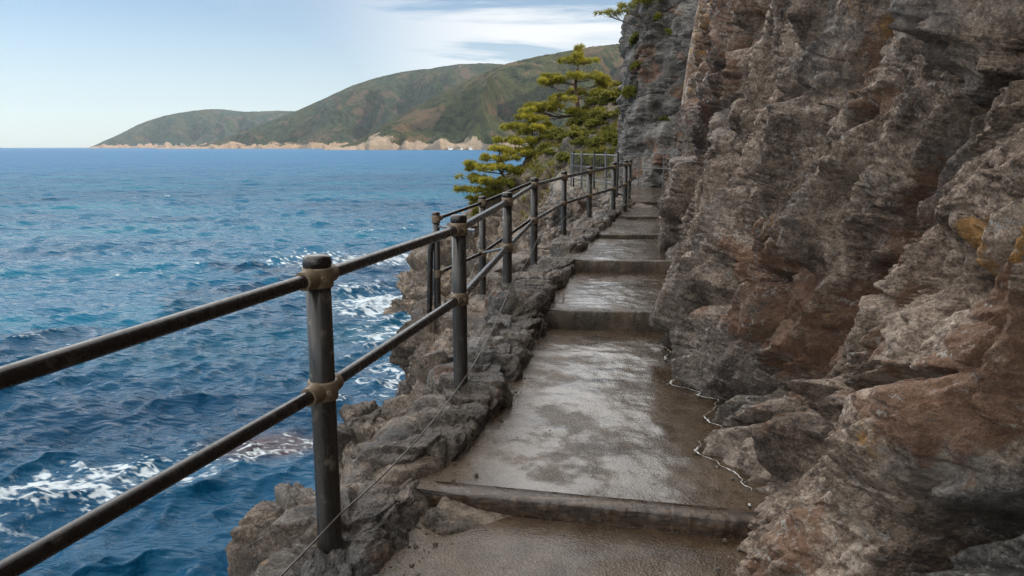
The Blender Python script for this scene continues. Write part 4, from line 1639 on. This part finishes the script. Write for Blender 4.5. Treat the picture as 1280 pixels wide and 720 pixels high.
b = hb(3.55, 42.6)
dz = 2.05 - b[2]
build_pine(b, 5, 'tall upright pine with tiered sunlit pads, highest on the headland slope',
           [(0.0, 0, dz + 4.45, .42, .42, .20), (-0.35, .1, dz + 4.10, .55, .5, .18), (0.45, -.1, dz + 4.02, .55, .5, .17), (0.05, 0, dz + 4.75, .22, .22, .20),
            (-1.05, .1, dz + 3.15, .80, .6, .20), (-1.75, -.1, dz + 2.95, .45, .45, .15), (0.75, 0, dz + 3.30, .75, .6, .20), (1.35, .1, dz + 3.10, .40, .4, .15), (-0.2, -.4, dz + 3.35, .6, .5, .18),
            (-0.75, -.3, dz + 2.15, .80, .6, .18), (-1.6, 0, dz + 1.85, .70, .6, .17), (0.95, .2, dz + 2.35, .65, .5, .17), (-2.35, .2, dz + 1.55, .55, .5, .16), (0.2, .5, dz + 2.6, .6, .5, .17),
            (-2.9, 0, dz + 1.35, .40, .4, .14), (0.35, -.5, dz + 1.45, .7, .6, .16)],
           [(0.12, 0, 0), (0.02, 0, 0.8), (-0.10, 0, 1.7), (-0.02, 0, 2.6), (0.03, 0, dz + 3.4), (0.0, 0, dz + 4.6)], 0.125, 11)
b = hb(1.0, 42.2)
dz = 0.95 - b[2]
build_pine(b, 3, 'mid sized pine between the tall pine and the dark leaning one',
           [(0.0, 0, dz + 2.65, .35, .35, .18), (-0.30, 0, dz + 2.30, .55, .5, .18), (0.45, 0, dz + 2.15, .55, .5, .17), (-0.75, 0, dz + 1.70, .7, .6, .18), (0.25, -.4, dz + 1.65, .7, .6, .18), (0.95, 0, dz + 1.55, .5, .5, .16),
            (-1.25, 0, dz + 1.10, .7, .6, .18), (-0.2, -.5, dz + 1.0, .8, .7, .18), (0.7, -.2, dz + 0.9, .7, .6, .18), (-1.7, .2, dz + 0.55, .65, .6, .17), (-0.7, -.6, dz + 0.4, .8, .7, .18), (0.3, -.7, dz + 0.3, .8, .7, .2)],
           [(0.1, 0, 0), (0.05, 0, 0.7), (0.12, 0, 1.3), (0.05, 0, 1.9), (0.0, 0, dz + 2.6)], 0.10, 12)
b = hb(-0.75, 41.0)
dz = -1.3 - b[2]
build_pine(b, 3, 'dark spreading pine leaning out over the sea, lowest on the slope',
           [(0.1, 0, dz + 2.75, .45, .45, .18), (-0.45, 0, dz + 2.35, .65, .6, .2), (0.55, 0, dz + 2.3, .6, .5, .18), (-1.0, 0, dz + 1.85, .75, .6, .2), (0.0, -.4, dz + 1.8, .8, .7, .2), (0.8, -.2, dz + 1.65, .6, .5, .18),
            (-1.45, 0, dz + 1.30, .75, .6, .18), (-0.5, -.5, dz + 1.25, .8, .7, .18), (0.4, -.5, dz + 1.1, .8, .7, .18), (-1.95, 0, dz + 0.72, .6, .5, .15), (-1.0, -.4, dz + 0.7, .75, .6, .17), (-1.3, .2, dz + 0.15, .5, .5, .13), (0.0, -.6, dz + 0.55, .7, .6, .17)],
           [(0.5, 0, 0), (0.3, 0, 0.6), (0.0, 0, 1.2), (0.1, 0, 1.9), (0.1, 0, dz + 2.7)], 0.10, 13)

# a pine on the very top of the grey cliff, its branch reaching out
build_pine((4.05, 22.3, 4.72), 3, 'pine branch reaching out from the top of the grey cliff',
           [(-0.85, -.1, 0.62, .40, .35, .12), (-1.35, 0, 0.58, .35, .3, .10), (-0.35, -.2, 0.85, .45, .4, .14), (-0.55, .1, 1.15, .5, .4, .15), (0.2, 0, 1.3, .6, .5, .18), (-1.0, .1, 1.45, .45, .4, .14), (0.5, -.2, 0.7, .5, .4, .15), (0, 0, 1.9, .5, .5, .2), (-0.15, -.25, 0.35, .35, .3, .12)],
           [(0.3, 0, -0.3), (0.25, 0, 0.3), (0.1, 0, 0.9), (0.1, 0, 1.7)], 0.08, 14, 0.13, 1.3, 12, group='pines on the grey cliff')


def shrub_mesh(name, rx, ry, rz, seed, leaf=0.07, n=900):
    rng = np.random.default_rng(seed)
    d = rng.normal(size=(n, 3))
    d /= np.linalg.norm(d, axis=1)[:, None]
    d[:, 2] = np.abs(d[:, 2])
    r = rng.uniform(0.35, 1.0, n) ** 0.5
    r *= 0.78 + 0.5 * perlin(d * 2.2 + seed)
    C = d * r[:, None] * np.array([rx, ry, rz])
    A = d * 0.7 + np.array([0, 0, 0.6])
    A /= np.linalg.norm(A, axis=1)[:, None]
    V, F, tip = tufts(C, A, 4, leaf * 1.5, leaf * 0.75, rng)
    return raw_mesh(name, V, F, False, {'tip': tip})


SHRUBS = [  # x, y, rx, ry, rz, yellow, label, group
    (5.25, 43.0, .75, .6, 1.1, True, 'yellow green bush touching the edge of the grey cliff', None),
    (-1.75, 40.0, .55, .5, .55, True, 'small round bush under the dark leaning pine at the sea', None),
    (5.3, 41.2, .8, .6, .55, False, 'broad green bush below the yellow green bush', None),
    (2.6, 41.3, .7, .6, .42, False, 'low dark green bush at the foot of the tall pine', None),
]
for k, (x, y, rx, ry, rz, ye, lab, grp) in enumerate(SHRUBS):
    root = empty('shrub', (x, y, head_at(x, y) - 0.05), lab, 'shrub', grp)
    link('foliage', shrub_mesh('foliage', rx, ry, rz, 70 + k), M['shrub_y' if ye else 'shrub'], root)
    mb = MB()
    rng = np.random.default_rng(k)
    for q in range(7):
        an = rng.uniform(0, 6.28)
        mb.tube([(0, 0, -0.1), (math.cos(an) * rx * .3, math.sin(an) * ry * .3, rz * .45), (math.cos(an) * rx * .6, math.sin(an) * ry * .6, rz * .75)], [.025, .018, .008], 6)
    mb.build('stems', M['bark'], root)

rng = np.random.default_rng(5)
protos = [shrub_mesh('foliage', .55, .5, .38, 90 + q, 0.065, 520) for q in range(4)]
for q in protos:
    q.materials.append(M['shrub'])
spots = []
while len(spots) < 84:
    x, y = rng.uniform(0.8, 7.5), rng.uniform(33, 42.5)
    z = head_at(x, y)
    if z < 0.2 + rng.uniform(0, 1.2) or any((x - a) ** 2 + (y - c) ** 2 < 0.28 for a, c in spots):
        continue
    spots.append((x, y))
    o = bpy.data.objects.new('shrub', protos[len(spots) % 4])
    COL.objects.link(o)
    o.location = (x, y, z - 0.06)
    o.rotation_euler = (0, 0, rng.uniform(0, 6))
    s = rng.uniform(0.6, 1.35)
    o.scale = (s, s, s * rng.uniform(0.7, 1.2))
    tag(o, 'low green bush among others on the slope under the pines', 'shrub', 'low bushes on the headland slope')


for q, p in enumerate(CLING):
    o = bpy.data.objects.new('shrub', protos[q % 4])
    COL.objects.link(o)
    o.location = (p[0] + 0.02, p[1], p[2] - 0.06)
    s = (0.42, 0.6, 0.5, 0.35, 0.55, 0.45)[q % 6]
    o.scale = (s, s, s * 1.15)
    o.rotation_euler = (0.0, -0.5, q * 1.3)
    tag(o, 'tuft of green plants clinging to the steep grey cliff face', 'shrub', 'plants clinging to the grey cliff')


def build_pebbles():
    rng = np.random.default_rng(21)
    V, F, n = [], [], 0
    base = np.array([(-1, -1, -1), (1, -1, -1), (1, 1, -1), (-1, 1, -1), (-.7, -.7, .8), (.7, -.6, 1), (.6, .7, .7), (-.6, .6, .9)], float)
    fc = np.array([(0, 3, 2, 1), (4, 5, 6, 7), (0, 1, 5, 4), (1, 2, 6, 5), (2, 3, 7, 6), (3, 0, 4, 7)])
    for k in range(900):
        y = 1.9 + 12.5 * rng.random() ** 1.6
        le, ri = edge_at(LEFT, np.array([y]))[0, 0], float(np.interp(y, *FOOT[0])) if y < 8 else edge_at(RIGHT, np.array([y]))[0, 0] - 0.45
        u = rng.random()
        if u < 0.68:
            x = le + 0.01 + abs(rng.normal()) * 0.07
        elif u < 0.985:
            x = ri - abs(rng.normal()) * 0.08
        else:
            x = rng.uniform(le, ri)
        s = 0.002 + 0.007 * rng.random() ** 3
        a = rng.uniform(0, 6.28)
        v = (base + rng.normal(size=base.shape) * 0.22) * np.array([s * rng.uniform(.7, 1.5), s, s * rng.uniform(.4, .8)])
        v = v @ rotz(a).T + np.array([x, y, path_z(x, y) + 0.010 + s * 0.3])
        V.append(v); F.append(fc + n); n += 8
    o = link('pebbles', raw_mesh('pebbles', np.concatenate(V), np.concatenate(F), False), M['kerb'])
    tag(o, kind='stuff')


build_pebbles()


def build_grass():
    rng = np.random.default_rng(9)
    C, A = [], []
    n = 9000
    x = rng.uniform(-4, 9, n)
    y = rng.uniform(26, 44, n)
    m = perlin(np.stack([x * 0.5, y * 0.5, x * 0], -1)) > -0.12
    for xx, yy in zip(x[m], y[m]):
        z = head_at(xx, yy)
        if z < -1.6 + rng.uniform(-0.5, 2.4):
            continue
        C.append((xx, yy, z - 0.03))
        A.append((rng.normal() * .2, -0.2, 1))
    C, A = np.array(C), np.array(A)
    A /= np.linalg.norm(A, axis=1)[:, None]
    V, F, tip = tufts(C, A, 7, 0.26, 0.045, rng)
    o = link('grass', raw_mesh('grass', V, F, False, {'tip': tip}), M['shrub_y'])
    tag(o, kind='stuff')


build_grass()

# ------------------------------------------------------------------ houses at the foot of the far hills
def house_mat(name, c):
    t = NT(name)
    t.set(Base_Color=t.mix(t.noise(0.8, 3), tuple(v * 0.85 for v in c), c), Roughness=0.8)
    return t.m


hw = house_mat('house_plaster', (0.75, 0.74, 0.70))
hr = house_mat('house_roof', (0.22, 0.20, 0.20))
hg = house_mat('house_glass', (0.05, 0.06, 0.07))
HOUSES = [(588, 8, 6, 4, 'white house, the one nearest the pines on the far shore'), (577, 6, 5, 3.5, 'small pale house second from the pines on the far shore'),
          (563, 12, 6, 3, 'long low pale building on the far beach left of the white houses')]


def build_house(u, w, d, h, lab):
    y = 2800 - 640 - 6
    x = (u - 640) / 966 * y
    z = SEA + 3
    root = empty('house', (x, y, z), lab, 'house', 'houses on the far shore')
    mb = MB().box((0, 0, h / 2 - 2), (w, d, h + 4))
    mb.build('wall', hw, root, False)
    V = np.array([(-w / 2 - .6, -d / 2 - .6, h), (w / 2 + .6, -d / 2 - .6, h), (w / 2 + .6, d / 2 + .6, h), (-w / 2 - .6, d / 2 + .6, h), (-w / 2 - .6, 0, h + 2.6), (w / 2 + .6, 0, h + 2.6)])
    link('roof', raw_mesh('roof', V, [np.array([(0, 1, 5, 4), (2, 3, 4, 5), (0, 3, 2, 1)]), np.array([(0, 4, 3), (1, 2, 5)])], False), hr, root)
    for q in (-1, 0, 1):
        mb = MB().box((q * w * .3, -d / 2 - .03, h * .55), (w * .14, .12, h * .3))
        mb.build('window', hg, root, False)


for a in HOUSES:
    build_house(*a)
